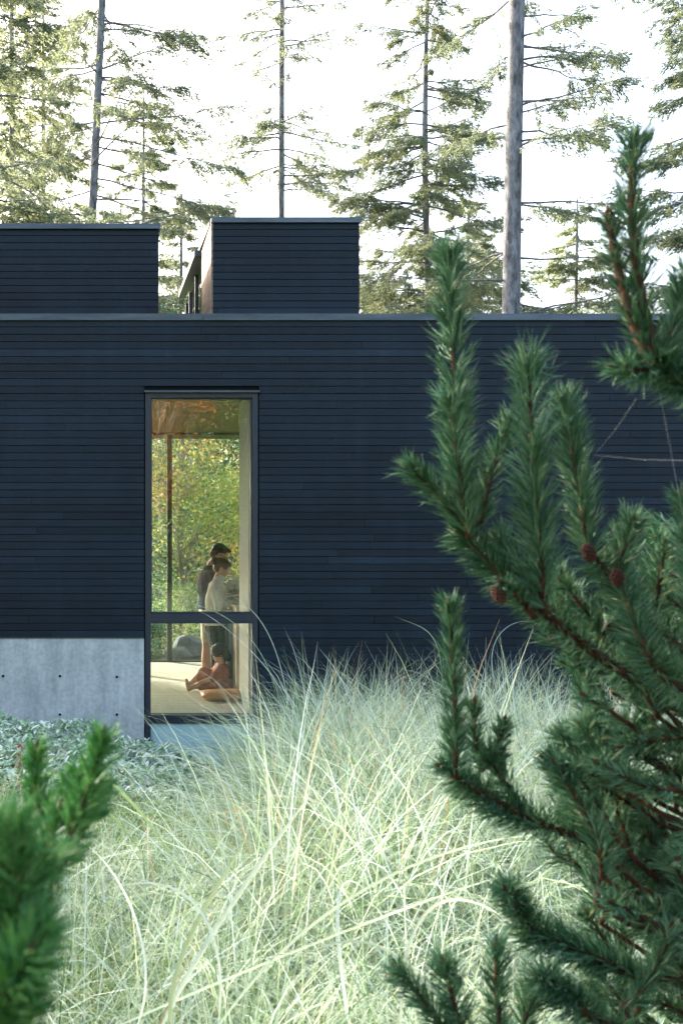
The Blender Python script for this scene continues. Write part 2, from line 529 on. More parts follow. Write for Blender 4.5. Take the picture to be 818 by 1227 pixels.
# parapet caps in lengths
mb = MB()
xj = [HX0, wx(-240), wx(243), wx(565), wx(890), HX1]
for a, b in zip(xj[:-1], xj[1:]):
    mb.box((a+.002, WY-.045, TOP), (b-.002, WY+T0+.05, TOP+.055), tint=random.random())
    mb.box((a+.002, WY-.049, TOP-.012), (b-.002, WY-.041, TOP+.052))
mb.done('parapet_cap', M['cap'], house)

# rest of the shell
BY = 15.6; RX0, RX1 = -4.2, 4.6; CEIL = 3.3
mb = MB()
mb.box((HX0, WY+T0, CEIL+.02), (HX1, BY+.7, TOP-.1))
mb.done('roof', M['roofing'], house)
mb = MB(); mb.box((RX0, WY+.02, -.12), (RX1, BY+.12, 0)); mb.done('floor_boards', M['floor'], house)
mb = MB(); mb.box((RX0, WY+T0, CEIL), (RX1, BY+1.0, CEIL+.018)); mb.done('ceiling_boards', M['ceiling'], house)
mb = MB()
mb.box((RX0-.2, WY+T0, -.5), (RX0, BY, CEIL)); mb.box((RX1, WY+T0, -.5), (RX1+.2, BY, CEIL))
mb.box((RX0, WY+T0, 0), (CX-.05, WY+T0+.02, CEIL)); mb.box((wx(320), WY+T0, 0), (RX1, WY+T0+.02, CEIL))
mb.done('interior_wall', M['plaster'], house)
mb = MB(); mb.box((wx(301.5), WY+.24, 0.002), (wx(301.5)+.12, 12.05, CEIL-.002)); mb.done('partition', M['plaster'], house)
mb = MB(); mb.box((HX0, WY+T0, ZB), (HX1, BY, -.13)); mb.box((HX0, WY+T0, -.12), (RX0-.21, BY, CEIL)); mb.box((RX1+.21, WY+T0, -.12), (HX1, BY, CEIL)); mb.done('foundation', M['backing'], house)
# garden side glazing
gw = empty('garden_window', (0.2, BY, 0))
gw.parent = house; gw.matrix_parent_inverse = Matrix.Translation(-Vector(house.location))
mb = MB()
PXs = [RX0+.03, -2.5, -.95, P(203, 640, BY)[0], 2.75, RX1-.03]
for px_ in PXs:
    mb = MB(); mb.box((px_-.034, BY-.05, 0.001), (px_+.034, BY+.05, CEIL-.04)); mb.done('post', M['post'], gw)
mb = MB(); mb.box((RX0, BY-.05, CEIL-.035), (RX1, BY+.05, CEIL-.002)); mb.box((RX0, BY-.04, .001), (RX1, BY+.04, .02)); mb.done('rail', M['post'], gw)
mb = MB(); mb.box((RX0, BY-.004, .021), (RX1, BY+.004, CEIL-.036)); mb.done('glass_pane', M['backglass'], gw)

# tall front window
win = empty('window', ((WX0+WX1)/2, WY, wz(866)))
win.parent = house; win.matrix_parent_inverse = Matrix.Translation(-Vector(house.location))
def frame_rect(mb, x0, x1, z0, z1, w, ya, yb, bottom=True):
    mb.box((x0, ya, z0), (x0+w, yb, z1)); mb.box((x1-w, ya, z0), (x1, yb, z1))
    mb.box((x0+w, ya, z1-w), (x1-w, yb, z1))
    if bottom: mb.box((x0+w, ya, z0), (x1-w, yb, z0+w))
mb = MB()
frame_rect(mb, WX0, WX1, ZB+.1, WZ1, .055, WY-.022, WY+.14)
mb.box((WX0+.056, WY-.018, wz(747)), (WX1-.056, WY+.14, wz(735.5)))
mb.box((WX0+.056, WY-.026, wz(746)), (WX1-.056, WY-.019, wz(742)))
mb.box((WX0+.056, WY-.018, wz(867)), (WX1-.056, WY+.14, wz(857)))
mb.box((WX0+.056, WY-.028, wz(860.5)), (WX1-.056, WY-.019, wz(857.5)))
# inner stop of the upper light
frame_rect(mb, WX0+.056, WX1-.056, wz(735), wz(476.5)+.0, .012, WY+.01, WY+.10)
mb.done('window_frame', M['frame'], win)
mb = MB()
mb.box((WX0-.012, WY-.06, WZ1+.006), (WX1+.014, WY-.0, WZ1+.014)); mb.box((WX0-.012, WY-.06, WZ1-.006), (WX1+.014, WY-.055, WZ1+.006))
mb.done('drip_cap', M['cap'], win)
mb = MB(); mb.box((WX0+.06, WY+.05, wz(735)), (WX1-.06, WY+.056, wz(479))); mb.done('upper_glass_pane', M['glass'], win)
mb = MB(); mb.box((WX0+.05, WY+.044, wz(857)), (WX1-.05, WY+.05, wz(747))); mb.done('lower_glass_pane', M['glass'], win)
mb = MB(); mb.box((WX0+.056, WY+.0, ZB+.12), (WX1-.056, WY+.03, wz(867)-.002)); mb.done('spandrel_panel', M['aqua'], win)

# roof boxes
def roof_box(x0, x1, ztop, y0, y1, clerestory=False):
    b = empty('roof_box', ((x0+x1)/2, y0, TOP-.1))
    b.parent = house; b.matrix_parent_inverse = Matrix.Translation(-Vector(house.location))
    mb = MB()
    siding(mb, x0, x1, TOP-.1, ztop, y0-.02)
    mb.done('cladding', M['siding'], b)
    mb = MB()
    mb.box((x0-.02, y0-.05, ztop), (x1+.02, y0+.1, ztop+.045)); mb.box((x0-.021, y0-.054, ztop-.01), (x1+.021, y0-.046, ztop+.042))
    rise = .2 if clerestory else 0
    V = []
    for (yy, zz) in ((y0+.1, ztop), (y1+.1, ztop+rise)):
        for xx in (x0-.03, x1+.02):
            for dz in (.0, .045): V.append((xx, yy, zz+dz))
    mb.add(V, [[0, 2, 3, 1], [4, 5, 7, 6], [0, 1, 5, 4], [2, 6, 7, 3], [1, 3, 7, 5], [0, 4, 6, 2]])
    if clerestory:
        V = []
        for (yy, zz) in ((y0+1.2, ztop-.10+.055), (y1+.1, ztop+rise-.10)):
            for xx in (x0-.10, x0-.0):
                for dz in (.0, .07): V.append((xx, yy, zz+dz))
        mb.add(V, [[0, 2, 3, 1], [4, 5, 7, 6], [0, 1, 5, 4], [2, 6, 7, 3], [1, 3, 7, 5], [0, 4, 6, 2]])
    mb.done('box_cap', M['cap'], b)
    mb = MB(); mb.box((x0+.002, y0, TOP-.1), (x1-.002, y0+.12, ztop-.002))
    if clerestory:
        mb.box((x1-.12, y0+.12, TOP-.1), (x1-.002, y1, ztop-.002)); mb.box((x0+.1, y1-.12, TOP-.1), (x1-.12, y1, ztop-.002))
    else:
        mb.box((x0+.002, y0+.12, TOP-.1), (x1-.002, y1, ztop-.002))
    mb.done('box_wall', M['backing'], b)
    if clerestory:
        mb = MB()
        z = ztop-.002
        while z > TOP-.05:
            mb.box((x0-.018, y0+.002, z-.07), (x0+.001, y0+1.15, z)); z -= .0752
        mb.done('side_cladding', M['sidewood'], b)
        mb = MB(); mb.box((x0+.01, y0+1.2, TOP-.1), (x0+.02, y1-.13, ztop-.05)); mb.done('clerestory_glass', M['glass'], b)
        for yy in (y0+1.16, y0+2.2, y0+3.2, y1-.12):
            mb = MB(); mb.box((x0-.012, yy, TOP-.1), (x0+.04, yy+.05, ztop-.02)); mb.done('clerestory_mullion', M['frame'], b)
    return b
Yb = 11.4
roof_box(-4.6, P(190, 0, Yb)[0], P(0, 274, Yb)[2], Yb, 15.0)
roof_box(P(255, 0, Yb)[0], P(430, 0, Yb)[0], P(0, 266.5, Yb)[2], Yb, 15.4, True)

# ------------------------------------------------------------------ kitchen island and things on it
island = empty('kitchen_island', (2.0, 13.0, 0)); tag(island, 'pale kitchen island with a white worktop behind the tall window', 'kitchen island')
IX0 = P(266, 0, 13.0)[0]
mb = MB(); mb.box((IX0+.05, 12.72, .08), (IX0+1.9, 13.55, .88)); mb.done('cabinet', M['plaster'], island)
mb = MB()
for k in range(4): mb.box((IX0+.07+k*.46, 12.705, .1), (IX0+.07+k*.46+.44, 12.719, .86))
mb.done('door_panel', mat('grey_cabinet_door', .5, (.40, .40, .37)), island)
mb = MB(); mb.box((IX0, 12.68, .882), (IX0+1.95, 13.6, .915)); mb.done('worktop', mat('white_worktop', .3, (.7, .7, .68)), island)
mb = MB(); mb.box((P(282.5, 0, 12.3)[0], 12.25, 0.001), (P(282.5, 0, 12.3)[0]+.6, 12.6, 1.0)); mb.box((P(282.5, 0, 12.3)[0]-.01, 12.23, 1.0), (P(282.5, 0, 12.3)[0]+.61, 12.62, 1.025))
tag(mb.done('side_cabinet', M['tan']), 'tall tan wooden cabinet beside the white partition at the right of the window', 'cabinet')

vx, vy, vz = P(283.5, 716, 12.95)[0], 12.95, .916
vase = empty('flower_vase', (vx, vy, vz)); tag(vase, 'brown paper wrapped vase holding white hydrangeas on the worktop', 'vase')
mb = MB(); mb.tube([(vx, vy, vz), (vx, vy, vz+.02), (vx, vy, vz+.2), (vx+.005, vy, vz+.235)], [.045, .052, .07, .082], 14)
mb.done('wrap', mat('kraft_paper', .8, (.36, .22, .13)), vase)
mb = MB()
for c, r in (((0, 0, .33), .075), ((-.06, .03, .30), .055), ((.07, 0, .31), .06)):
    p = rng.normal(size=(260, 3)); p = norm(p)*r*rng.uniform(.85, 1.1, (260, 1)); p[:, 2] *= .8
    leaves(mb, p+np.array([vx-.02, vy, vz])+np.array(c), .03, rng.uniform(0, 1, 260), 2, .9)
mb.done('blossom', mat('white_petals', .9, (.88, .87, .78)), vase, tint=True)
mb = MB()
p = rng.normal(size=(140, 3))*[.08, .06, .06]+np.array([vx-.05, vy, vz+.22]); leaves(mb, p, .06, rng.uniform(0, .6, 140), 1, .5)
mb.done('leaves', M['green'], vase)
plate = empty('plate', (0, 0, 0)); plate.location = (P(273, 0, 12.9)[0], 12.86, .916); tag(plate, 'white plate of sliced food on the worktop before the woman', 'plate')
px_, py_, pz_ = plate.location
mb = MB(); mb.tube([(px_, py_, pz_), (px_, py_, pz_+.008), (px_, py_, pz_+.022)], [.06, .075, .115], 24); mb.done('dish', mat('white_china', .25, (.75, .76, .76)), plate, smooth=True)
mb = MB()
for k in range(9): mb.ell((px_+random.uniform(-.06, .06), py_+random.uniform(-.05, .05), pz_+.035), (.022, .022, .014), seg=8, rings=5)
mb.done('fruit', mat('orange_fruit', .5, (.65, .33, .10)), plate, smooth=True)
mb = MB(); bx_, by_, bz_ = P(281, 0, 12.8)[0], 12.78, .916
mb.tube([(bx_, by_, bz_), (bx_, by_, bz_+.015), (bx_, by_, bz_+.05), (bx_, by_, bz_+.085), (bx_, by_, bz_+.08), (bx_, by_, bz_+.03)], [.03, .045, .07, .08, .075, .04], 20)
tag(mb.done('serving_bowl', mat('amber_bowl', .4, (.55, .30, .12)), smooth=True), 'small amber bowl on the worktop below the woman\'s hands', 'bowl')

# ------------------------------------------------------------------ people
SKIN = mat('skin', .5, (.50, .29, .20), .4); SKIN2 = mat('lighter_skin', .5, (.58, .36, .26), .4)
HAIR = mat('dark_hair', .5, (.022, .014, .011), .5); HAIR2 = mat('light_brown_hair', .5, (.42, .27, .13), .5)
def rotz_y(a):  # rotation about the Y axis (in picture plane), a in degrees, + = clockwise (nods to +X)
    a = math.radians(a); c, s = math.cos(a), math.sin(a)
    return np.array([[c, 0, s], [0, 1, 0], [-s, 0, c]])
def remesh(o, v=.006, it=4):
    r = o.modifiers.new('remesh', 'REMESH'); r.mode = 'VOXEL'; r.voxel_size = v; r.use_smooth_shade = True
    s = o.modifiers.new('smooth', 'SMOOTH'); s.iterations = it; s.factor = .6
    return o
def head(mb, c, R, s=1.0, face=1):
    """head facing +X (face=1); c = head centre; shapes placed in head space then tilted"""
    def w(p): 
        q = np.array(p, float)*s; q[0] *= face
        return np.asarray(c) + R @ q
    def e(p, r, rr=None):
        mb.ell(w(p), np.array(r)*s, R if rr is None else R @ rr, 16, 10)
    e((-.012, 0, .03), (.095, .076, .09)); e((.02, 0, -.03), (.07, .06, .08)); e((.035, 0, -.085), (.04, .038, .03))
    e((.06, 0, .045), (.035, .055, .045)); e((.088, 0, -.012), (.016, .014, .026)); e((.1, 0, -.026), (.014, .015, .012))
    e((.077, 0, -.058), (.014, .024, .008)); e((.074, 0, -.071), (.013, .02, .008)); e((.055, 0, -.1), (.02, .02, .018))
    for sy in (-1, 1):
        e((-.01, sy*.077, -.005), (.02, .008, .032)); e((.078, sy*.03, .004), (.014, .016, .01))
    return w
def hand(mb, wrist, tip_dir, down, side, s=1.0, curl=.5):
    """palm + four unequal curled fingers + thumb; rooted at the wrist"""
    wrist = np.asarray(wrist, float); f = norm(np.asarray(tip_dir, float)); d = norm(np.asarray(down, float)); sd = norm(np.cross(f, d))*side
    for k in range(4):
        off = sd*(k-1.5)*.0185*s
        mb.limb([wrist+off*.5, wrist+f*.085*s+off], [.014*s, .0115*s], 8)
        ln = (.072, .08, .074, .058)[k]*s
        a = wrist+f*.085*s+off; dr = f.copy()
        rr = .0095*s
        for j in range(3):
            ang = curl*(j+.6)
            dd = norm(f*math.cos(ang)+d*math.sin(ang)); b = a+dd*ln*(.42, .33, .25)[j]
            mb.limb([a, b], [rr, rr*.88], 8); a = b; rr *= .88
    a = wrist+f*.03*s-sd*.028*s; b = a+norm(f*.6-sd*.6+d*.5)*.038*s; c2 = b+norm(f*.8+d*.6)*.032*s
    mb.limb([wrist+f*.015*s-sd*.01*s, a, b, c2], [.015*s, .013*s, .0105*s, .009*s], 8)

def Q(x, y, Y, dy=0):
    p = P(x, y, Y); return np.array([p[0], p[1]+dy, p[2]])
# (a picture point x,y at depth Y, shifted dy in depth afterwards keeps X and Z)

def cloth(name, col):
    m = mat(name, .85, col, .2)
    nn = noise(m, 9, 3, stretch=(1, 1, .6)); bump(m, nn, 1.0, .035)
    L(m, mixc(m, col, ramp(m, [(.35, (.82,)*3), (.65, (1.12,)*3)], noise(m, 14, 4)), 1.0, 'MULTIPLY'), bsdf(m).inputs['Base Color'])
    return m
# --- man, bent head, navy t-shirt, beige shorts
MY = 13.3
man = empty('person', (Q(250, 820, MY)[0], MY, 0))
tag(man, 'dark-haired man in a navy shirt and beige shorts, head bowed, standing behind the woman', 'person')
Rm = rotz_y(32)
hc = Q(262.5, 665, MY)
mb = MB(); head(mb, hc, Rm, 1.05)
neck = Q(251.5, 681, MY)
mb.limb([neck, Q(257, 671, MY)], [.062, .06])
sh = [Q(249, 690, MY, s*.17) for s in (-1, 1)]
mb.ell(Q(249, 704, MY), (.115, .19, .22)); mb.ell(Q(250, 732, MY), (.11, .155, .14))
for s in (-1, 1):
    hip = Q(250, 741, MY, s*.09); kn = Q(247 if s < 0 else 254, 777, MY, s*.10); an = Q(247 if s < 0 else 254, 812, MY, s*.11)
    mb.limb([hip, kn], [.095, .06]); mb.limb([kn, kn*.65+an*.35+[-.015, 0, 0], an], [.058, .058, .038])
    mb.limb([an+[-.02, 0, -.045], an+[.12, 0, -.06], an+[.19, 0, -.068]], [.035, .034, .024])
    el = Q(256, 717, MY, s*.2); wr = Q(277, 715 if s < 0 else 718, MY, s*.08)
    mb.limb([sh[(s+1)//2], el, wr], [.058, .042, .029])
    hand(mb, wr, (1, 0, -.15), (0, 0, -1), s, 1.0, .45)
b = remesh(mb.done('person_body', SKIN, man, tint=False), .0055, 3); b.name = 'body'
mb = MB()
mb.ell(Q(248.5, 702, MY), (.128, .205, .215)); mb.ell(Q(249, 722, MY), (.122, .175, .17)); mb.ell(Q(250.5, 690, MY), (.09, .19, .09)); mb.limb([Q(250, 686, MY), Q(252.5, 681, MY)], [.085, .072])
for s in (-1, 1):
    mb.limb([Q(249.5, 691, MY, s*.165), Q(255, 713, MY, s*.2)], [.075, .06])
remesh(mb.done('shirt', cloth('navy_cotton', (.010, .028, .080)), man, tint=False), .008, 5)
mb = MB()
mb.ell(Q(250, 735, MY), (.13, .175, .12))
for s in (-1, 1):
    mb.limb([Q(250, 740, MY, s*.085), Q(248 if s < 0 else 253, 763, MY, s*.1)], [.108, .088])
remesh(mb.done('shorts', cloth('beige_cotton', (.52, .46, .37)), man, tint=False), .008, 4)
mb = MB()
w = lambda p: hc + Rm @ (np.array(p)*1.05)
mb.ell(w((-.022, 0, .055)), (.105, .087, .085), Rm); mb.ell(w((-.065, 0, .0)), (.055, .075, .075), Rm); mb.ell(w((.055, 0, .098)), (.055, .062, .03), Rm); mb.ell(w((-.02, .062, .02)), (.03, .02, .05), Rm); mb.ell(w((-.02, -.062, .02)), (.03, .02, .05), Rm)
remesh(mb.done('hair', HAIR, man, tint=False), .006, 2)
mb = MB()
for s in (-1, 1):
    mb.tube([w((-.005, s*.086, .008)), w((.09, s*.062, .012))], .0035, 6)
    a = np.linspace(0, 2*np.pi, 13); mb.tube(np.array([w((.1, s*.034+.027*math.cos(t), .004+.021*math.sin(t))) for t in a]), .003, 6)
mb.tube([w((.102, -.008, .008)), w((.102, .008, .008))], .003, 6)
mb.done('glasses', mat('black_acetate', .3, (.01, .01, .01)), man, tint=False)
mb = MB()
for s in (-1, 1):
    an = Q(247 if s < 0 else 254, 812, MY, s*.11)
    mb.limb([an+[-.025, 0, -.05], an+[.12, 0, -.062], an+[.2, 0, -.07]], [.042, .042, .03])
remesh(mb.done('shoe', mat('dark_shoe', .6, (.03, .03, .035)), man, tint=False), .008, 2)

# --- woman, hair in a bun, ivory turtleneck sweater, dark trousers
FY = 12.9
wo = empty('person', (Q(258, 825, FY)[0], FY, 0))
tag(wo, 'woman with a dark hair bun and long ivory turtleneck sweater working at the worktop', 'person')
Rw = rotz_y(24)
hc2 = Q(266, 681.5, FY)
mb = MB(); head(mb, hc2, Rw, .95)
mb.limb([Q(259, 700, FY), Q(262.5, 689, FY)], [.055, .05])
mb.ell(Q(259, 715, FY), (.10, .16, .2)); mb.ell(Q(258, 745, FY), (.12, .16, .13))
for s in (-1, 1):
    hip = Q(258, 752, FY, s*.08); kn = Q(260 if s > 0 else 263, 787, FY, s*.09); an = Q(259 if s > 0 else 261, 819, FY, s*.09)
    mb.limb([hip, kn, an], [.09, .055, .035]); mb.limb([an+[-.02, 0, -.02], an+[.15, 0, -.035]], [.033, .025])
    el = Q(260.5, 727, FY, s*.19); wr = Q(276 if s < 0 else 275, 722 if s < 0 else 718, FY, s*.06)
    mb.limb([Q(258, 703, FY, s*.15), el, wr], [.05, .036, .025]); hand(mb, wr, (1, -s*.2, .0), (0, 0, -1), s, .92, .55)
remesh(mb.done('body', SKIN2, wo, tint=False), .0055, 3)
mb = MB()
mb.ell(Q(260, 712, FY), (.122, .185, .17)); mb.limb([Q(259, 725, FY), Q(257.5, 742, FY)], [.125, .135]); mb.ell(Q(257.5, 744, FY), (.137, .19, .11)); mb.ell(Q(256, 722, FY), (.105, .16, .2))
mb.limb([Q(259.5, 701, FY), Q(263, 692.5, FY)], [.075, .063])
for s in (-1, 1):
    mb.limb([Q(258, 704, FY, s*.145), Q(260.3, 726.5, FY, s*.19), Q(274, 722 if s < 0 else 718.5, FY, s*.075)], [.078, .06, .042])
remesh(mb.done('sweater', cloth('ivory_wool', (.66, .64, .58)), wo, tint=False), .008, 4)
mb = MB()
mb.ell(Q(258, 752, FY), (.125, .175, .1))
for s in (-1, 1):
    mb.limb([Q(258, 753, FY, s*.08), Q(260 if s > 0 else 263, 787, FY, s*.09), Q(259 if s > 0 else 261, 816, FY, s*.09)], [.105, .07, .05])
remesh(mb.done('trousers', cloth('charcoal_trousers', (.03, .032, .036)), wo, tint=False), .008, 4)
mb = MB()
w = lambda p: hc2 + Rw @ (np.array(p)*.95)
mb.ell(w((-.02, 0, .05)), (.103, .085, .083), Rw); mb.ell(w((-.06, 0, .0)), (.055, .07, .07), Rw); mb.ell(w((.045, 0, .075)), (.05, .068, .04), Rw); mb.ell(w((-.125, 0, .055)), (.05, .048, .048), Rw); mb.ell(w((0, .066, .04)), (.05, .02, .04), Rw); mb.ell(w((0, -.066, .04)), (.05, .02, .04), Rw)
remesh(mb.done('hair', HAIR, wo, tint=False), .006, 2)
# card / knife held in her hand
mb = MB(); c = Q(279.5, 713.5, FY)
mb.box((c[0]-.10, FY-.07, c[2]-.006), (c[0]+.08, FY+.05, c[2]+.004), rot=rotz_y(-8))
tag(mb.done('serving_board', mat('white_card', .5, (.7, .72, .72))), 'thin white board held level over the worktop by the woman', 'board')

# --- girl sitting on the floor reaching to her feet
GY = 12.65
gi = empty('person', (Q(266, 828, GY)[0], GY, 0))
tag(gi, 'girl in a dusty pink dress sitting on the floor with her legs stretched left', 'person')
Rg = rotz_y(-28)
hg = Q(262.5, 783.5, GY)
mb = MB(); head(mb, hg, Rg, .84, face=-1)
mb.limb([Q(265, 797, GY), Q(264, 791, GY)], [.045, .042])
mb.ell(Q(266.5, 806, GY), (.095, .12, .11)); mb.ell(Q(269, 819, GY), (.095, .13, .085))
mb.limb([Q(266, 819, GY, -.07), Q(248, 819, GY, -.1), Q(230, 822, GY, -.09)], [.068, .045, .03])
mb.limb([Q(230, 822, GY, -.09), Q(225.5, 825, GY, -.09), Q(223, 817.5, GY, -.09)], [.03, .028, .018], 10)
mb.limb([Q(266, 818, GY, .07), Q(244, 806, GY, .08), Q(230, 820, GY, .09)], [.068, .05, .032])
mb.limb([Q(230, 820, GY, .09), Q(226, 823, GY, .09), Q(224, 816, GY, .09)], [.03, .026, .018], 10)
for s in (-1, 1):
    el = Q(253, 811, GY, s*.13); wr = Q(238, 817.5, GY, s*.09)
    mb.limb([Q(263, 800, GY, s*.1), el, wr], [.036, .028, .021]); hand(mb, wr, (-1, 0, -.3), (0, 0, -1), s, .75, .5)
remesh(mb.done('body', SKIN2, gi, tint=False), .005, 3)
mb = MB()
mb.ell(Q(266, 806, GY), (.115, .145, .115)); mb.ell(Q(269, 818.5, GY), (.125, .17, .085)); mb.limb([Q(264, 817, GY, -.05), Q(250, 820, GY, -.09), Q(240, 821.5, GY, -.09)], [.09, .065, .05]); mb.limb([Q(264, 815, GY, .07), Q(244.5, 807, GY, .08), Q(239, 813, GY, .085)], [.085, .067, .05])
for s in (-1, 1): mb.limb([Q(263.5, 800, GY, s*.1), Q(254, 810.5, GY, s*.13)], [.055, .042])
remesh(mb.done('dress', cloth('dusty_pink_cotton', (.40, .19, .14)), gi, tint=False), .007, 4)
mb = MB()
w = lambda p: hg + Rg @ (np.array(p)*.84)
mb.ell(w((.025, 0, .045)), (.103, .09, .09), Rg); mb.ell(w((.07, 0, -.02)), (.06, .078, .09), Rg); mb.ell(w((.075, 0, -.08)), (.05, .07, .07), Rg)
remesh(mb.done('hair', HAIR, gi, tint=False), .006, 2)
mb = MB(); mb.ell(Q(255.5, 776.5, GY), (.032, .034, .032)); mb.ell(Q(258, 780, GY), (.03, .05, .02))  # small blond bun at the top left of her dark hair
remesh(mb.done('hair_bun', mat('blond_bun', .7, (.55, .42, .22)), gi, tint=False), .005, 2)

# floor cushion
mb = MB(); c0 = P(266, 842, 12.1); 
a = np.linspace(0, 2*np.pi, 29)[:-1]
for (kk, hh) in ((.0, 0),): pass
rings = [(.0, .002), (.85, .002), (1.0, .04), (1.02, .06), (.94, .085), (.6, .10), (0.02, .105)]
V = []; 
for (rr, hh) in rings:
    for t in a:
        sx = np.sign(math.cos(t))*abs(math.cos(t))**.5; sy = np.sign(math.sin(t))*abs(math.sin(t))**.5
        V.append((1.435+.33*rr*sx-.08, 12.05+.2*rr*sy, hh))
k = len(a); QQ = [[i*k+j, i*k+(j+1) % k, (i+1)*k+(j+1) % k, (i+1)*k+j] for i in range(len(rings)-1) for j in range(k)]
mb.add(V, QQ)
tag(mb.done('floor_cushion', mat('tan_leather', .45, (.50, .23, .09)), smooth=True), 'tan leather floor cushion lying in front of the girl', 'cushion')

# ------------------------------------------------------------------ conifers behind the house
def conifer(x, ybase, Y, height, r0, label, lean=0.0, zlow=4.0, blen=2.6, n=70, az_bias=None, dens=1.0, droop=.35, tipx=None, yellow=0.0, sparse=.12, name='conifer_tree', top_taper=.55, bend=0.0, mat_=None, trunk_end=None, grp='conifers behind the house', spray=.10):
    global rng
    rng = np.random.default_rng(sum(map(ord, label))+3)
    b = P(x, ybase, Y); bx, by = b[0], Y
    g = float(gz(bx, by))
    root = empty(name, (bx, by, g))
    tag(root, label, 'tree', grp)
    zs = np.linspace(g-.1, g+height, 22)
    t = (zs-zs[0])/(zs[-1]-zs[0])
    zref = b[2]
    cx = bx + lean*(zs-zref) + bend*np.sin(t*5+1)*.4; cy = by + .15*np.sin(t*4)
    path = np.stack([cx, cy, zs], 1)
    rad = r0*(1-t)**top_taper + .012
    tb = MB(); tb.tube(path, rad, 12)
    cr = MB()
    for i in range(int(n*1.2)):
        u = rng.uniform(0, 1)
        z = zlow + (g+height-.3-zlow)*u**.95
        q = np.interp(z, zs, np.arange(len(zs))); p0 = np.array([np.interp(z, zs, cx), np.interp(z, zs, cy), z])
        rel = (z-zlow)/(g+height-zlow)
        ln = blen*(1-rel)**.6*rng.uniform(.45, 1.1)+.25
        if rng.random() < .12: ln *= .35
        az = rng.uniform(0, 2*np.pi)
        if az_bias is not None and rng.random() < az_bias[1]:
            az = az_bias[0] + rng.normal(0, .6)
        m_ = 9; s = np.linspace(0, 1, m_)
        el = rng.normal(.05, .16)
        rr = s*ln
        dz = np.tan(el)*rr - droop*ln*.55*s**1.4 + droop*ln*.25*s**3 + rng.normal(0, .012*ln, m_).cumsum()*.6
        wob = rng.normal(0, .02*ln, m_).cumsum()
        d = np.array([math.cos(az), math.sin(az), 0]); sd = np.array([-d[1], d[0], 0])
        bp = p0 + rr[:, None]*d + wob[:, None]*sd; bp[:, 2] += dz
        br = np.interp(s, [0, 1], [min(.028, .008+.010*ln), .004])
        tb.tube(bp, br, 5, cap=False)
        bare = rng.random() < sparse
        # twigs
        nt = int((8 + ln*8.5)*dens)
        st = rng.uniform(.18 if not bare else .6, 1, nt)
        for tt in st:
            o = np.array([np.interp(tt, s, bp[:, j]) for j in range(3)])
            tl = ln*(.10+.26*(1-tt)+.05)*rng.uniform(.6, 1.3)
            tl = min(tl, .9)
            sg = rng.choice([-1, 1])
            dd = norm(d*rng.uniform(.5, 1.1)+sd*sg*rng.uniform(.4, 1.1)+np.array([0, 0, rng.uniform(-.55, .12)]))
            e = o+dd*tl; e[2] -= tl*rng.uniform(.05, .3)
            tb.tube([o, (o+e)/2+[0, 0, .03*tl], e], [.005, .004, .002], 3, cap=False)
            k = max(3, int(tl*78*dens))
            f = rng.uniform(.12, 1.05, k)[:, None]
            c = o + (e-o)*f + rng.normal(0, .035, (k, 3)); c[:, 2] -= rng.uniform(0, .05, k)
            ty = rng.uniform(0, .62)
            if rng.random() < .16+yellow: ty = rng.uniform(.6, .95)  # yellower twigs put the backlit sun into the foliage colour
            leaves(cr, c, rng.uniform(.5, 1.3, k)*spray*1.12, np.clip(ty+rng.normal(0, .1, k), 0, 1), .8, .27, .35, dd[None])
    tb.done('trunk', M['bark'], root, smooth=True)
    cr.done('crown', M['conifer'] if mat_ is None else mat_, root)
    return root

conifer(-45, 300, 21, 17, .22, 'conifer with thick drooping branches at the left edge of the photo', blen=3.8, n=62, az_bias=(0, .6), droop=.5, dens=.9, yellow=.05, spray=.11)
conifer(110, 268, 27, 24, .115, 'slender leaning conifer above the left roof box with long bare right-hand branches', lean=.045, blen=4.2, n=85, az_bias=(0, .4), droop=.12, sparse=.3, dens=.85, top_taper=.35)
conifer(52, 268, 36, 20, .12, 'sunlit yellowish conifer between the left edge and the leaning trunk', blen=3.2, n=78, yellow=.4, droop=.35, dens=.9, spray=.13)
conifer(217, 376, 30, 11.6, .07, 'small thin conifer rising in the gap between the two roof boxes', blen=1.5, n=60, yellow=.2, droop=.3)
conifer(338, 258, 31, 23, .10, 'tall slim conifer directly above the right roof box', blen=2.9, n=95, droop=.3, dens=.8, lean=.0, top_taper=.4)
conifer(516, 340, 28, 17.6, .11, 'bushy leafy conifer with a bent tip left of the thickest trunk', blen=3.5, n=135, droop=.28, yellow=.22, bend=.35, dens=1.0)
conifer(615, 376, 23, 21, .19, 'thickest conifer with a stout straight grey trunk', lean=.016, blen=3.4, n=55, az_bias=(0, .55), droop=.15, sparse=.4, dens=.8, top_taper=.25)
conifer(880, 376, 22, 16, .2, 'conifer at the right edge of the photo reaching in from outside', blen=3.2, n=60, az_bias=(math.pi, .6), droop=.3)
conifer(425, 300, 40, 11.6, .1, 'low yellow-green conifer just right of the right roof box', blen=2.8, n=80, yellow=.35, spray=.13)
conifer(172, 268, 38, 17.5, .1, 'fine feathery conifer far behind the right end of the left roof box', blen=3.0, n=70, yellow=.15, droop=.3, spray=.12)
conifer(14, 268, 31, 22, .11, 'tall feathery conifer second from the left edge', blen=3.6, n=70, yellow=.25, droop=.3, spray=.11)
conifer(690, 376, 36, 13, .1, 'distant short conifer seen behind and right of the thickest trunk', blen=3.0, n=70, yellow=.1, spray=.12)
conifer(560, 376, 34, 12.5, .1, 'distant conifer low between the bent and the thickest trunk', blen=3.0, n=80, yellow=.15, spray=.12)

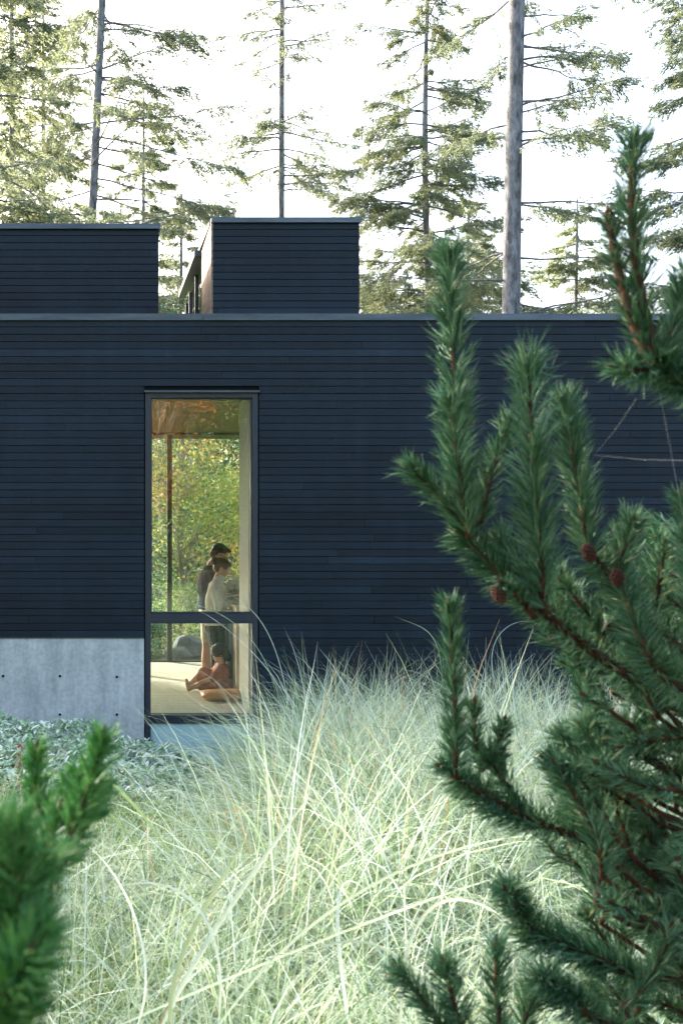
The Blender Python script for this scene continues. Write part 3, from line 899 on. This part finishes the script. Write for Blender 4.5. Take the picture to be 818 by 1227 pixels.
for k, (tx, ty, hh) in enumerate([(-8.0, 19.0, 15), (-12.0, 21.0, 18), (-11.5, 15.5, 15), (-15.0, 18.0, 16), (-14.0, 26.0, 19)]):  # unseen conifers added to keep direct sun off the grass and pines
    conifer(VX+tx*F/ty, 376, ty, hh, .2, ['dense conifer just behind the left end of the house, nearest its roof', 'tall dense conifer second from the left end of the house', 'dense conifer beside the left end wall of the house', 'dense conifer farthest to the left of the house', 'tallest dense conifer farthest behind the left end of the house'][k], blen=3.2, n=90, zlow=2.0, droop=.3, dens=.9, spray=.17, grp='unseen conifers added to shade the garden')

# ------------------------------------------------------------------ broadleaf trees
def broadleaf(name, x, y, height, crown_r, crown_z0, label, mat_, nleaf=9000, leaf=.07, r0=.09, bark='barkpale', tint_lo=0, tint_hi=1, clumps=60, grp=None, cat='tree', squash=1.0):
    g = float(gz(x, y))
    root = empty(name, (x, y, g))
    tag(root, label, cat, grp)
    tb = MB()
    p = np.array([[x, y, g-.05], [x+.05, y, g+height*.2], [x-.04, y+.05, g+height*.45], [x+.05, y, g+height*.72], [x, y, g+height*.95]])
    tb.tube(p, np.array([1, .8, .6, .35, .1])*r0, 10)
    cs = []
    for i in range(clumps):
        u = rng.uniform(0, 1)
        z = crown_z0 + (height-crown_z0)*u
        rr = crown_r*math.sqrt(max(0.05, 1-((u-.4)/.65)**2))*rng.uniform(.25, 1)
        a = rng.uniform(0, 2*np.pi)
        c = np.array([x+rr*math.cos(a), y+rr*math.sin(a)*squash, g+z])
        cs.append(c)
        z0 = g+max(.15*height, z*rng.uniform(.35, .8))
        o = np.array([np.interp(z0, p[:, 2], p[:, j]) for j in range(3)])
        mid = (o+c)/2+rng.normal(0, .06*crown_r, 3)+[0, 0, -.05*crown_r]
        tb.tube([o, mid, c], [r0*.28, r0*.16, .004], 5, cap=False)
    tb.done('trunk', M[bark], root, smooth=True)
    cs = np.array(cs); cr = MB()
    k = rng.integers(0, clumps, nleaf)
    sp = crown_r*.24
    off = rng.normal(0, 1, (nleaf, 3))*sp*[1, 1, .55]
    ct = rng.uniform(tint_lo, tint_hi, clumps)
    leaves(cr, cs[k]+off, rng.uniform(.6, 1.25, nleaf)*leaf, np.clip(ct[k]+rng.normal(0, .12, nleaf), 0, 1), .9, .75)
    cr.done('crown', M[mat_], root)
    return root
g1 = 'garden trees seen through the window'
broadleaf('maple_tree', 1.25, 19.2, 5.2, 1.5, 1.2, 'yellow-green maple with a forked pale trunk seen through the window', 'maple', 9000, .07, .05, tint_lo=.42, tint_hi=1.0, grp=g1)
broadleaf('maple_tree', 2.95, 20.5, 3.2, .8, .9, 'lower orange-tipped maple behind the people, seen through the window', 'maple', 7000, .07, .05, tint_lo=.35, tint_hi=1, grp=g1)
broadleaf('broadleaf_tree', .3, 21.5, 4.6, 1.7, .3, 'green tree left of the steel post beyond the room', 'green', 9000, .08, .07, grp=g1)
broadleaf('broadleaf_tree', 2.9, 22.6, 5.4, 1.7, .3, 'blue-green tree beyond the room behind the bowed man', 'green', 12000, .08, .07, tint_hi=.5, grp=g1)
broadleaf('broadleaf_tree', 1.6, 25, 6.4, 3.0, .4, 'tall dense green tree farthest off in the middle of the window', 'green', 22000, .10, .1, tint_hi=.8, clumps=110, grp=g1)
broadleaf('broadleaf_tree', -2.5, 33, 6.6, 2.8, .3, 'dense green tree beyond the room at the far left of the window', 'green', 14000, .10, .1, clumps=80, grp=g1)
broadleaf('broadleaf_tree', 5.6, 26, 6.2, 2.9, .3, 'dense green tree beyond the room hidden mostly by the right window jamb', 'green', 14000, .10, .1, clumps=80, grp=g1)
gs = 'low shrubs along the garden edge'
for (sx, sy, h, r, lab, ml) in [(.55, 17.3, .75, .5, 'leafy low shrub left of the boulders beyond the room', 'green'), (1.35, 18.7, 1.1, .6, 'low shrub behind the boulders beyond the room', 'maple'), (2.2, 18.2, 1.0, .6, 'shrub right of the boulders, beside the bare leg', 'green'), (-.4, 18, 1.0, .6, 'round shrub beyond the room at the left end of the boulders', 'maple')]:
    broadleaf('garden_shrub', sx, sy, h, r, .05, lab, ml, 2600, .05, .02, clumps=30, grp=gs, cat='shrub', tint_hi=.6)
def boulder(x, y, rx, ry, rz, label, seed):
    mb = MB(); mb.ell((0, 0, 0), (1, 1, 1), seg=20, rings=14)
    V = np.vstack(mb.v); r2 = np.random.default_rng(seed)
    for _ in range(16):   # planar chips
        n_ = norm(r2.normal(size=3)); d0 = r2.uniform(.62, .88); dd = V @ n_
        V = V - np.clip(dd-d0, 0, None)[:, None]*n_
    V = V*[rx, ry, rz] + [x, y, float(gz(x, y))+rz*.35]
    mb.v = [V]
    tag(mb.done('boulder', M['rock'], tint=False), label, 'boulder', 'boulders in the garden')
boulder(P(226, 0, 17.6)[0], 17.6, .26, .25, .27, 'blue-grey upright boulder nearest the man\'s legs, seen through the window', 3)
boulder(P(212, 0, 17.0)[0], 17.0, .27, .22, .19, 'low pale boulder just right of the steel post', 4)
boulder(P(197, 0, 16.9)[0], 16.75, .25, .16, .12, 'small flat boulder at the foot of the steel post', 6)

# trees standing behind the camera (they show in the window's reflection)
gb = 'trees across the garden, mirrored in the window'
broadleaf('maple_tree', 1.6, -12.5, 7.8, 1.7, 2.2, 'orange-red maple mirrored in the upper left of the window', 'orange', 16000, .10, .09, grp=gb)
broadleaf('broadleaf_tree', 5.2, -15, 11, 3.0, 1.0, 'pale-trunked green tree mirrored in the right of the window', 'maple', 16000, .14, .12, clumps=90, grp=gb, tint_hi=.6)
broadleaf('broadleaf_tree', 2.6, -20, 13, 4.2, 1.5, 'large green tree mirrored in the middle of the window', 'green', 20000, .18, .16, clumps=110, grp=gb)
for k, (tx, ty, th) in enumerate([(-1.5, -27, 15), (4.5, -30, 16), (9.5, -27, 14), (1.0, -24, 6), (6.5, -22, 5.5)]):
    broadleaf('broadleaf_tree', tx, ty, th, 4.6 if th > 10 else 3.2, .2, ['very tall tree closing the view across the garden, left of middle', 'tallest tree closing the view across the garden, middle', 'very tall tree closing the view across the garden, right', 'broad low tree across the garden, left of middle', 'broad low tree across the garden, right of middle'][k], 'green', 14000, .26, .18, clumps=110, grp=gb)
broadleaf('broadleaf_tree', -4.5, -18, 11, 3.6, 1.5, 'round green tree across the garden on the left', 'green', 12000, .18, .14, clumps=80, grp=gb)
broadleaf('broadleaf_tree', 11, -18, 11, 3.8, 1.5, 'round green tree across the garden on the right', 'green', 12000, .18, .14, clumps=80, grp=gb)

# ------------------------------------------------------------------ lamb's ear (silver leaved bed)
def lamb_bed():
    mb = MB(); n = 9500
    px = rng.uniform(-60, 268, n); v = rng.uniform(0, 1, n)**1.2; Yd = 10.0-2.5*v
    x = (px-VX)*Yd/F
    ptop = np.interp(px, [-60, 0, 100, 170, 230, 268], [856, 858, 868, 884, 908, 938])
    zt = CZ+(VY-(ptop+70*v))*Yd/F
    z = zt - rng.exponential(.07, n) + .04*np.sin(x*7)*np.cos(Yd*6)
    c = np.stack([x, Yd, z], 1)
    # each leaf an oval, cupped, pointing outwards/up
    az = rng.uniform(0, 2*np.pi, n); el = rng.uniform(-.2, 1.1, n)
    d = np.stack([np.cos(az)*np.cos(el), np.sin(az)*np.cos(el), np.sin(el)], 1)
    s = norm(np.cross(d, np.array([0, 0, 1.0])+rng.normal(0, .25, (n, 3)))); up = np.cross(s, d)
    ln = rng.uniform(.045, .095, n)[:, None]; w = ln*rng.uniform(.30, .42, (n, 1))
    prof = [(0, .12), (.3, .85), (.6, 1.0), (.85, .65), (1.0, .08)]
    rows = []
    for (t, k) in prof:
        ctr = c + d*ln*t - up*ln*.18*t*t*1.2
        rows += [ctr + s*w*k*.5 + up*w*.16*k, ctr, ctr - s*w*k*.5 + up*w*.16*k]
    V = np.stack(rows, 1).reshape(-1, 3)
    o = np.arange(n)[:, None]*15
    Qs = []
    for i in range(4):
        Qs += [o+np.array([[i*3, i*3+1, i*3+4, i*3+3]]), o+np.array([[i*3+1, i*3+2, i*3+5, i*3+4]])]
    tt = rng.uniform(0, 1, n)
    mb.add(V, np.concatenate(Qs), tint=np.repeat(tt, 15))
    st = MB()
    o2 = mb.done('silver_groundcover', M['lamb'], smooth=True)
    tag(o2, 'bed of silver-green woolly leaves at the foot of the concrete plinth', 'plant bed', kind='stuff')
lamb_bed()

# ------------------------------------------------------------------ grass
def grass():
    mb = MB()
    B = []; AZ = []; LN = []; T0_ = []; CV = []; WD = []; TT = []
    cl = []
    Yc = 2.5
    while Yc < 10.3:
        x0 = -.1*Yc-.7; x1 = .53*Yc+.8
        step = .40
        xk = x0
        while xk < x1:
            cl.append((xk+rng.uniform(-.15, .15), Yc+rng.uniform(-.15, .15))); xk += step*rng.uniform(.75, 1.2)
        Yc += .38
    for (cx, cy) in cl:
        if cy > 10.35: continue
        px = VX + cx*F/cy
        if px < 285 and cy > 7.2: continue
        g = float(gz(cx, cy))
        # highest row (in photo pixels) the tuft may reach
        ytop = np.interp(px, [-80, 40, 150, 270, 310, 345, 400, 560, 640, 820], [930, 950, 985, 965, 885, 812, 800, 812, 802, 855]) + rng.uniform(-12, 22)
        zl = CZ + (VY-ytop)*cy/F
        h = max(.4, min(1.25*rng.uniform(.8, 1.1), zl-g))
        if cy < 4.2: h = min(h, .85*rng.uniform(.75, 1.05))
        nb = int(rng.uniform(88, 130)*(1.15 if cy > 8 else 1))
        hue = rng.normal(0, .1) - .12*math.exp(-((cx-1.2)/.9)**2-((cy-6.8)/1.5)**2)
        a = rng.uniform(0, 2*np.pi, nb); rr = np.abs(rng.normal(0, .07, nb))
        B.append(np.stack([cx+rr*np.cos(a), cy+rr*np.sin(a), np.full(nb, g-.02)], 1))
        AZ.append(a+rng.normal(0, 1.0, nb))
        ln = h*rng.uniform(.65, 1.35, nb); LN.append(ln)
        T0_.append(np.abs(rng.normal(.2, .24, nb))); CV.append(rng.uniform(.3, 3.0, nb)*rng.choice([1, 1, .6], nb))
        WD.append(rng.uniform(.0035, .0095, nb)*(1.0 if cy > 4 else .8))
        t = np.clip(rng.beta(2.2, 2.0, nb)*.9+hue, 0, .93); t[rng.random(nb) < .06] = 1.0
        TT.append(t)
    n = 15000
    Yd = rng.uniform(2.9, 10.3, n); px = rng.uniform(-90, 900, n); x = (px-VX)*Yd/F
    k = ~((px < 300) & (Yd > 7.0)); Yd = Yd[k]; px = px[k]; x = x[k]; n = len(x)
    g = gz(x, Yd)
    ytop = np.interp(px, [-80, 40, 150, 270, 310, 345, 400, 560, 640, 820], [940, 960, 995, 985, 905, 825, 808, 818, 812, 865])+rng.uniform(-25, 25, n)
    hh = np.clip((CZ+(VY-ytop)*Yd/F)-g, .4, np.where(Yd < 4.2, .85, 1.25))
    B.append(np.stack([x, Yd, g-.02], 1)); AZ.append(rng.uniform(0, 6.283, n)); LN.append(hh*rng.uniform(.9, 1.4, n))
    T0_.append(np.abs(rng.normal(.15, .15, n))); CV.append(rng.uniform(.8, 3.1, n)); WD.append(rng.uniform(.0035, .009, n)*np.where(Yd < 4, .75, 1)); TT.append(np.clip(rng.beta(1.3, 1.3, n), 0, .95))
    c = lambda l: np.concatenate(l)
    blades(mb, c(B), c(AZ), c(LN), c(T0_), c(CV), c(WD), 8, c(TT), 1.6)
    # low matted layer of shorter leaves between tufts
    n = 26000
    Yd = rng.uniform(2.4, 10.2, n)**1.0; x = rng.uniform(-.12, .58, n)*Yd + rng.uniform(-.4, .4, n)
    px = VX+x*F/Yd; k = ~((px < 255) & (Yd > 7.5)); Yd = Yd[k]; x = x[k]; n = len(x)
    blades(mb, np.stack([x, Yd, gz(x, Yd)], 1), rng.uniform(0, 6.28, n), rng.uniform(.25, .65, n), np.abs(rng.normal(.4, .3, n)), rng.uniform(.3, 1.8, n), rng.uniform(.003, .006, n), 5, np.clip(rng.beta(2, 2.4, n), 0, .95))
    o = mb.done('ornamental_grass', M['grass'], smooth=True)
    tag(o, 'pale variegated arching grass filling the garden in front of the house', 'grass', kind='stuff')
    # lime-green low grass patch at left
    mb = MB(); n = 14000
    Yd = rng.uniform(3.6, 7.3, n); px = rng.uniform(-40, 250, n)
    x = (px-VX)*Yd/F
    blades(mb, np.stack([x, Yd, gz(x, Yd)], 1), rng.uniform(0, 6.28, n), rng.uniform(.3, .7, n), np.abs(rng.normal(.25, .2, n)), rng.uniform(.3, 1.6, n), rng.uniform(.003, .006, n), 5)
    tag(mb.done('low_grass', M['lime'], smooth=True), 'bright lime-green low grass at the lower left', 'grass', kind='stuff')
grass()

def pathblade(pts, w, t):
    """a single long leaf through picture points"""
    pts = np.array([P(*p) for p in pts]); n = 22
    # quadratic/cubic interpolation by Bezier-like polynomial fit
    u = np.linspace(0, 1, len(pts)); uu = np.linspace(0, 1, n)
    C = np.stack([np.polyval(np.polyfit(u, pts[:, j], len(pts)-1), uu) for j in range(3)], 1)
    d = norm(np.gradient(C, axis=0)); sd = norm(np.cross(d, np.array([0.1, 1, 0.15]))); nn_ = np.cross(sd, d)
    ww = w*np.clip(np.minimum(.5+uu*3, (1-uu)*2.2+.05), 0, 1)[:, None]
    V = np.stack([C+sd*ww*.5+nn_*ww*.2, C, C-sd*ww*.5+nn_*ww*.2], 1).reshape(-1, 3)
    Qs = [[i*3+k, i*3+k+1, i*3+k+4, i*3+k+3] for i in range(n-1) for k in (0, 1)]
    return V, Qs, t
mb = MB()
for pts, w, t in [
    ([(190, 1240, 2.4), (255, 1120, 2.5), (330, 1010, 2.6), (376, 948, 2.8)], .012, .7),
    ([(205, 1240, 2.4), (225, 1130, 2.5), (275, 1040, 2.7), (300, 985, 2.9)], .012, .3),
    ([(255, 1240, 2.3), (400, 1090, 2.4), (560, 1015, 2.6), (700, 1000, 2.9)], .008, .65),
    ([(120, 1240, 2.6), (330, 1150, 2.6), (540, 1070, 2.8), (640, 1045, 3.0)], .007, .7),
    ([(160, 1240, 2.4), (170, 1130, 2.4), (130, 1040, 2.6), (80, 1000, 2.8)], .005, .85),
    ([(260, 1240, 2.4), (250, 1110, 2.4), (190, 1060, 2.5), (110, 1075, 2.6)], .006, .8),
    ([(45, 1010, 1.9), (95, 930, 2.2), (160, 965, 2.5), (235, 1075, 2.8)], .010, .15),
    ([(20, 940, 2.2), (80, 935, 2.4), (140, 985, 2.6), (190, 1050, 2.8)], .008, .1),
    ([(560, 1240, 2.2), (480, 1150, 2.3), (410, 1130, 2.5), (330, 1160, 2.7)], .010, .6),
    ([(480, 1240, 2.5), (500, 1110, 2.5), (560, 1080, 2.6), (640, 1130, 2.8)], .009, .75),
    ([(420, 1240, 3.0), (405, 1120, 3.0), (412, 1060, 3.1), (445, 1075, 3.2)], .010, .9),
    ([(330, 830, 9.0), (295, 760, 9.2), (250, 730, 9.5), (220, 722, 9.8)], .006, .3),
    ([(350, 880, 8.8), (330, 780, 9.0), (300, 730, 9.2), (262, 705, 9.4)], .006, .6),
    ([(530, 860, 8.6), (525, 780, 8.7), (505, 752, 8.8), (472, 738, 9.0)], .006, .3),
    ([(345, 850, 8.8), (310, 790, 9.0), (260, 745, 9.2), (240, 736, 9.4)], .005, .8),
    ([(600, 840, 8.6), (590, 780, 8.7), (610, 750, 8.8), (640, 745, 9.0)], .005, .7),
]:
    V, Qs, t = pathblade(pts, w, t); mb.add(V, Qs, tint=t)
tag(mb.done('long_grass_leaf', M['grass'], smooth=True), 'long broad arching leaves standing out over the pale grass', 'grass', kind='stuff')
for (sx, sy, Yd, sc) in [(480, 850, 8.3, 1.0), (22, 940, 6.8, .8)]:
    mb = MB(); b0 = P(sx, sy, Yd)
    g = float(gz(b0[0], Yd)); top = b0[2]+.25
    mb.tube([(b0[0]-.03, Yd, g), (b0[0], Yd, (g+top)/2), (b0[0]+.02, Yd, top)], [.003, .0025, .002], 5)
    z = rng.uniform(top-.32*sc, top, 90); c = np.stack([b0[0]+.01+rng.normal(0, .014, 90), Yd+rng.normal(0, .014, 90), z], 1)
    leaves(mb, c, .035, rng.uniform(0, 1, 90), .5, .3)
    tag(mb.done('dry_flower_stalk', M['dry']), 'rust-brown dry flower stalk in the middle of the pale grass' if sx > 100 else 'rust-brown dry flower stalk at the left edge beside the silver leaves', 'dry stalk')

# ------------------------------------------------------------------ foreground pines
def shoot(nb, sb, p0, p1, width, bend=(0, 0, 0), nl=.048, dens=1.0, r=.0045, bare=0.0, tint=0.0, bud=True):
    """a pine shoot: stem from p0 to p1 clothed in needles; width = radius of needle envelope"""
    p0 = np.asarray(p0, float); p1 = np.asarray(p1, float)
    n = 12; s = np.linspace(0, 1, n)[:, None]
    path = p0*(1-s)+p1*s + np.asarray(bend)*(4*s*(1-s))
    ln = np.linalg.norm(p1-p0)
    sb.tube(path, np.linspace(r*1.5, r*.9, n), 7)
    N_ = int(ln*1150*dens)
    u = bare + (1-bare)*rng.uniform(0, 1, N_)
    u[u > 1] = 1
    b = np.stack([np.interp(u, s[:, 0], path[:, j]) for j in range(3)], 1)
    ax = np.gradient(path, axis=0); a_ = norm(np.stack([np.interp(u, s[:, 0], ax[:, j]) for j in range(3)], 1))
    rad = norm(np.cross(a_, rng.normal(size=(N_, 3))))
    open_ = rng.uniform(.42, .95, N_)[:, None]*(1-.12*u[:, None]**4)
    d = a_*np.cos(open_)+rad*np.sin(open_)
    sc = width/.034
    L_ = nl*sc*rng.uniform(.75, 1.12, N_)
    pair = rng.normal(0, .07, (N_, 3))
    t = np.clip(rng.uniform(.1, .85, N_)+tint, 0, 1)
    needles(nb, b+rad*r*.8, d, L_, .0021, .2, t)
    needles(nb, b+rad*r*.8, d+pair*1.6, L_*.97, .0021, .2, np.clip(t+.1, 0, 1))
    # tuft at the tip
    K = int(70*dens*sc)
    dd = norm(a_[-1] + rng.normal(0, .42, (K, 3))); e = norm(p1-path[-2]); dd = norm(e+rng.normal(0, .62, (K, 3)))
    needles(nb, p1+rng.normal(0, .002, (K, 3))-e*rng.uniform(0, .02, (K, 1)), dd, nl*sc*rng.uniform(.5, .9, K), .0021, .2, rng.uniform(.3, 1, K))
    if bud:
        sb.tube([p1-e*.004, p1+e*.008, p1+e*.02], [r*.9, r*1.3, r*.2], 7)

def W(px, Y):  # pixels at depth -> metres
    return px*Y/F
pine = empty('pine_tree', (P(860, 1227, 2.5)[0], 2.5, float(gz(1.3, 2.5))))
tag(pine, 'large green pine with upright candle shoots filling the right foreground', 'pine tree')
nb, sb, cb = MB(), MB(), MB()
Y1 = 1.9
# (base x,y,Y) (tip x,y,Y) envelope radius px, bare fraction, tint
SH = [
 ((549, 640, Y1), (537, 305, Y1), 31, .0, 0), ((562, 645, 1.86), (539, 478, 1.84), 26, 0, 0), ((560, 640, 1.88), (493, 562, 1.86), 24, .0, .05),
 ((574, 632, 1.92), (612, 505, 1.93), 22, .0, 0), ((652, 716, 1.84), (633, 440, 1.82), 37, 0, .02), ((706, 662, 1.88), (676, 480, 1.9), 28, 0, .05),
 ((655, 730, 1.84), (600, 650, 1.9), 30, 0, 0), ((735, 690, 1.9), (757, 628, 1.9), 28, 0, .03), ((640, 740, 1.85), (604, 700, 1.8), 14, .2, -.1),
 # upper right branch
 ((786, 432, 1.6), (760, 168, 1.6), 32, 0, -.2), ((776, 425, 1.6), (730, 262, 1.62), 18, 0, -.25), ((790, 432, 1.6), (825, 330, 1.6), 30, 0, -.1), ((788, 436, 1.6), (742, 440, 1.58), 28, 0, 0), ((830, 470, 1.6), (788, 438, 1.6), 30, 0, 0), ((850, 420, 1.6), (822, 370, 1.62), 26, 0, -.05),
 ((826, 700, 1.8), (818, 600, 1.8), 22, 0, 0), ((840, 720, 1.7), (822, 640, 1.7), 24, 0, 0),
 # lone shoot and lower limb
 ((545, 932, 1.95), (538, 728, 1.95), 23, .0, -.05), ((578, 925, 2.0), (568, 845, 2.0), 16, 0, -.05), ((600, 930, 2.0), (603, 868, 2.0), 16, .1, -.1), ((560, 950, 1.97), (530, 918, 1.95), 18, 0, 0),
 ((620, 960, 2.0), (585, 905, 2.0), 26, 0, 0), ((650, 990, 2.0), (560, 945, 2.0), 30, 0, .05),
 ((705, 960, 2.1), (672, 880, 2.15), 22, 0, 0), ((720, 935, 2.0), (700, 875, 2.0), 26, 0, .05),
 ((640, 1120, 2.0), (607, 1068, 1.95), 20, .3, 0), ((760, 1170, 2.0), (640, 1120, 2.0), 34, 0, 0),
 ((690, 1210, 1.9), (648, 1172, 1.85), 22, .2, 0),
 ((540, 1250, 1.8), (478, 1165, 1.8), 26, 0, 0), ((560, 1255, 1.8), (532, 1158, 1.75), 30, 0, .02), ((600, 1255, 1.85), (594, 1135, 1.85), 24, 0, -.05), ((620, 1260, 1.9), (640, 1190, 1.9), 28, 0, 0),
]
for a, b, wpx, bare, tn in SH:
    p0, p1 = P(*a), P(*b)
    hi = b[1] < 300 and a[2] < 1.7
    shoot(nb, sb, p0, p1, W(wpx, (a[2]+b[2])/2), bend=rng.normal(0, .006, 3), dens=.55 if hi else .9, bare=bare, tint=tn, r=.006 if hi else .004)
# woody limbs clothed with needles
LIMB = [
 [(930, 930, 2.3), (820, 850, 2.1), (720, 790, 1.95), (640, 725, 1.86), (590, 680, 1.88), (548, 636, 1.9)],
 [(930, 930, 2.3), (840, 800, 2.1), (770, 740, 1.95), (706, 660, 1.88)],
 [(980, 700, 2.1), (925, 540, 1.8), (830, 470, 1.62), (784, 430, 1.6)],
 [(950, 1130, 2.4), (850, 1080, 2.2), (740, 1020, 2.1), (640, 985, 2.0), (545, 932, 1.95)],
 [(950, 1050, 2.4), (860, 960, 2.2), (760, 900, 2.1), (700, 860, 2.1)],
 [(950, 1200, 2.4), (850, 1175, 2.2), (760, 1172, 2.0), (640, 1122, 2.0), (607, 1064, 1.95)],
 [(960, 1300, 2.3), (800, 1260, 2.0), (700, 1215, 1.9), (648, 1170, 1.85)],
 [(930, 930, 2.3), (860, 860, 2.0), (780, 800, 1.8), (740, 690, 1.88)],
]
def limb_path(pts, n=26):
    p = np.array([P(*q) for q in pts]); u = np.linspace(0, 1, len(p)); uu = np.linspace(0, 1, n)
    # Catmull-like smoothing: interpolate then smooth
    C = np.stack([np.interp(uu, u, p[:, j]) for j in range(3)], 1)
    for _ in range(4): C[1:-1] = (C[:-2]+2*C[1:-1]+C[2:])/4
    return C
def clothe(nb, C, width, dens=1.0, tint=0.0, start=.25):
    seglen = np.linalg.norm(np.diff(C, axis=0), axis=1).sum(); n = int(seglen*750*dens)
    u = rng.uniform(start, 1, n); s = np.linspace(0, 1, len(C))
    b = np.stack([np.interp(u, s, C[:, j]) for j in range(3)], 1); ax = np.gradient(C, axis=0)
    a_ = norm(np.stack([np.interp(u, s, ax[:, j]) for j in range(3)], 1)); rad = norm(np.cross(a_, rng.normal(size=(n, 3))))
    d = a_*.6+rad*.9; t = np.clip(rng.uniform(0, .7, n)+tint, 0, 1)
    needles(nb, b+rad*.005, d, width*1.3*rng.uniform(.7, 1.1, n), .0021, .2, t)
for lp in LIMB:
    C = limb_path(lp); sb.tube(C, np.linspace(.013, .005, len(C)), 9); clothe(nb, C, .04, 1.3)
# dense side shoots along the limbs and through the body of the plant
def inside(px, py):
    left = np.interp(py, [600, 650, 690, 740, 790, 850, 900, 950, 1000, 1060, 1110, 1160, 1227], [840, 790, 690, 640, 665, 700, 690, 640, 640, 680, 690, 690, 700])
    return px > left
cnt = 0
while cnt < 175:
    px, py = rng.uniform(640, 900), rng.uniform(640, 1260)
    if not inside(px-8, py): continue
    Yd = rng.uniform(1.95, 2.75); ln = rng.uniform(.09, .19)
    p0 = P(px, py, Yd)
    a = rng.normal(-.5, .6)
    d = norm(np.array([math.sin(a)*1.0, rng.uniform(-.6, .25), math.cos(a)*.8+.1]))
    tip = p0+d*ln
    tx = VX+tip[0]*F/tip[1]; ty = VY-(tip[2]-CZ)*F/tip[1]
    if not inside(tx+10, ty+30): continue
    shoot(nb, sb, p0, tip, rng.uniform(.032, .042), bend=rng.normal(0, .012, 3), dens=.5, tint=rng.uniform(-.25, .15), r=.0035)
    if rng.random() < .8:   # twig tying it back towards the trunk
        q = P(px+rng.uniform(60, 150), py+rng.uniform(20, 80), Yd+.15)
        sb.tube([q, (q+p0)/2+[0, 0, -.01], p0], [.006, .005, .0042], 6)
    cnt += 1
# trunk
sb.tube([(P(900, 1227, 2.6)[0], 2.6, float(gz(1.5, 2.6))-.05), P(930, 1150, 2.5), P(935, 930, 2.4), P(950, 700, 2.2), P(930, 500, 2.0)], [.05, .045, .035, .025, .015], 12)
nb.done('needles', M['needles'], pine); sb.done('stem', M['pinebark'], pine, smooth=True)
CONE = mat('brown_cone', .7, (.06, .022, .014), .25)
def cone(c, axis, ln=.030, r=.011):
    mb = MB(); axis = norm(np.array(axis, float)); u = norm(np.cross(axis, [0.3, 1, 0.1])); w = np.cross(axis, u)
    mb.tube([c-axis*ln*.5, c, c+axis*ln*.5], [r*.7, r*.8, r*.3], 8)
    for k in range(46):
        t = k/46; a = k*2.4; rr = r*math.sin(.35+t*2.5)
        rad = u*math.cos(a)+w*math.sin(a)
        p = c+axis*ln*(t-.5)+rad*rr*.8
        mb.ell(p, (.0042, .0042, .003), seg=6, rings=4)
    mb.done('cone', CONE, pine, tint=False)
for (x, y, Yd, ax) in [(739, 692, 1.85, (-.1, 0, 1)), (597, 712, 1.8, (-.5, 0, .8)), (705, 662, 1.85, (-.3, 0, .8))]:
    cone(P(x, y, Yd), ax)

pine2 = empty('pine_shrub', (P(-60, 1227, 1.1)[0], 1.1, float(gz(-.2, 1.1))))
tag(pine2, 'out-of-focus pine shrub in the lower left foreground', 'pine shrub')
nb, sb = MB(), MB()
for a, b, wpx, tn in [
 ((84, 1000, 1.15), (122, 890, 1.15), 30, .0), ((60, 1010, 1.25), (44, 905, 1.25), 24, 0), ((60, 1010, 1.2), (96, 930, 1.2), 26, 0), ((70, 1040, 1.15), (125, 945, 1.2), 24, -.1),
 ((-10, 1150, .85), (22, 1000, .82), 50, .0), ((-40, 1120, .85), (-5, 1000, .82), 50, 0), ((0, 1180, .85), (50, 1035, .84), 42, .05), ((-30, 1240, .8), (48, 1120, .8), 50, 0),
 ((-20, 1270, .8), (30, 1150, .78), 55, 0), ((-60, 1200, .85), (0, 1080, .85), 50, -.1), ((-40, 1290, .8), (20, 1210, .8), 55, -.1)]:
    shoot(nb, sb, P(*a), P(*b), W(wpx, a[2]), bend=rng.normal(0, .004, 3), dens=1.15, tint=tn+.25, r=.003)
for lp in [[(-160, 1400, 1.1), (-60, 1200, 1.1), (20, 1080, 1.15), (70, 1010, 1.2)], [(-160, 1400, 1.1), (-80, 1300, .9), (-30, 1220, .83), (-10, 1150, .85)], [(-160, 1400, 1.1), (-90, 1330, .9), (-30, 1270, .8)]]:
    C = limb_path(lp); sb.tube(C, np.linspace(.012, .005, len(C)), 9); clothe(nb, C, .035, .8, .25)
g = float(gz(-.2, 1.1)); e = P(-160, 1400, 1.1)
sb.tube([(e[0]-.03, 1.1, g-.05), (e[0], 1.1, (g+e[2])/2), e], [.025, .02, .013], 10)
nb.done('needles', M['needles2'], pine2); sb.done('stem', M['pinebark'], pine2, smooth=True)

# spider silk between the pine shoots
mb = MB()
a, b = P(762, 478, 1.7), P(712, 545, 1.88)
mb.tube([a, (a+b)/2+[0, 0, -.004], b], .0002, 4)
a, b = P(712, 545, 1.88), P(825, 552, 1.7); mb.tube([a, (a+b)/2+[0, 0, -.003], b], .00013, 4)
a, b = P(790, 470, 1.65), P(822, 640, 1.7); mb.tube([a, (a+b)/2, b], .00013, 4)
tag(mb.done('spider_silk', mat('silk', .3, (.8, .8, .8))), 'thin strands of spider silk between the pine shoots', 'spider web')
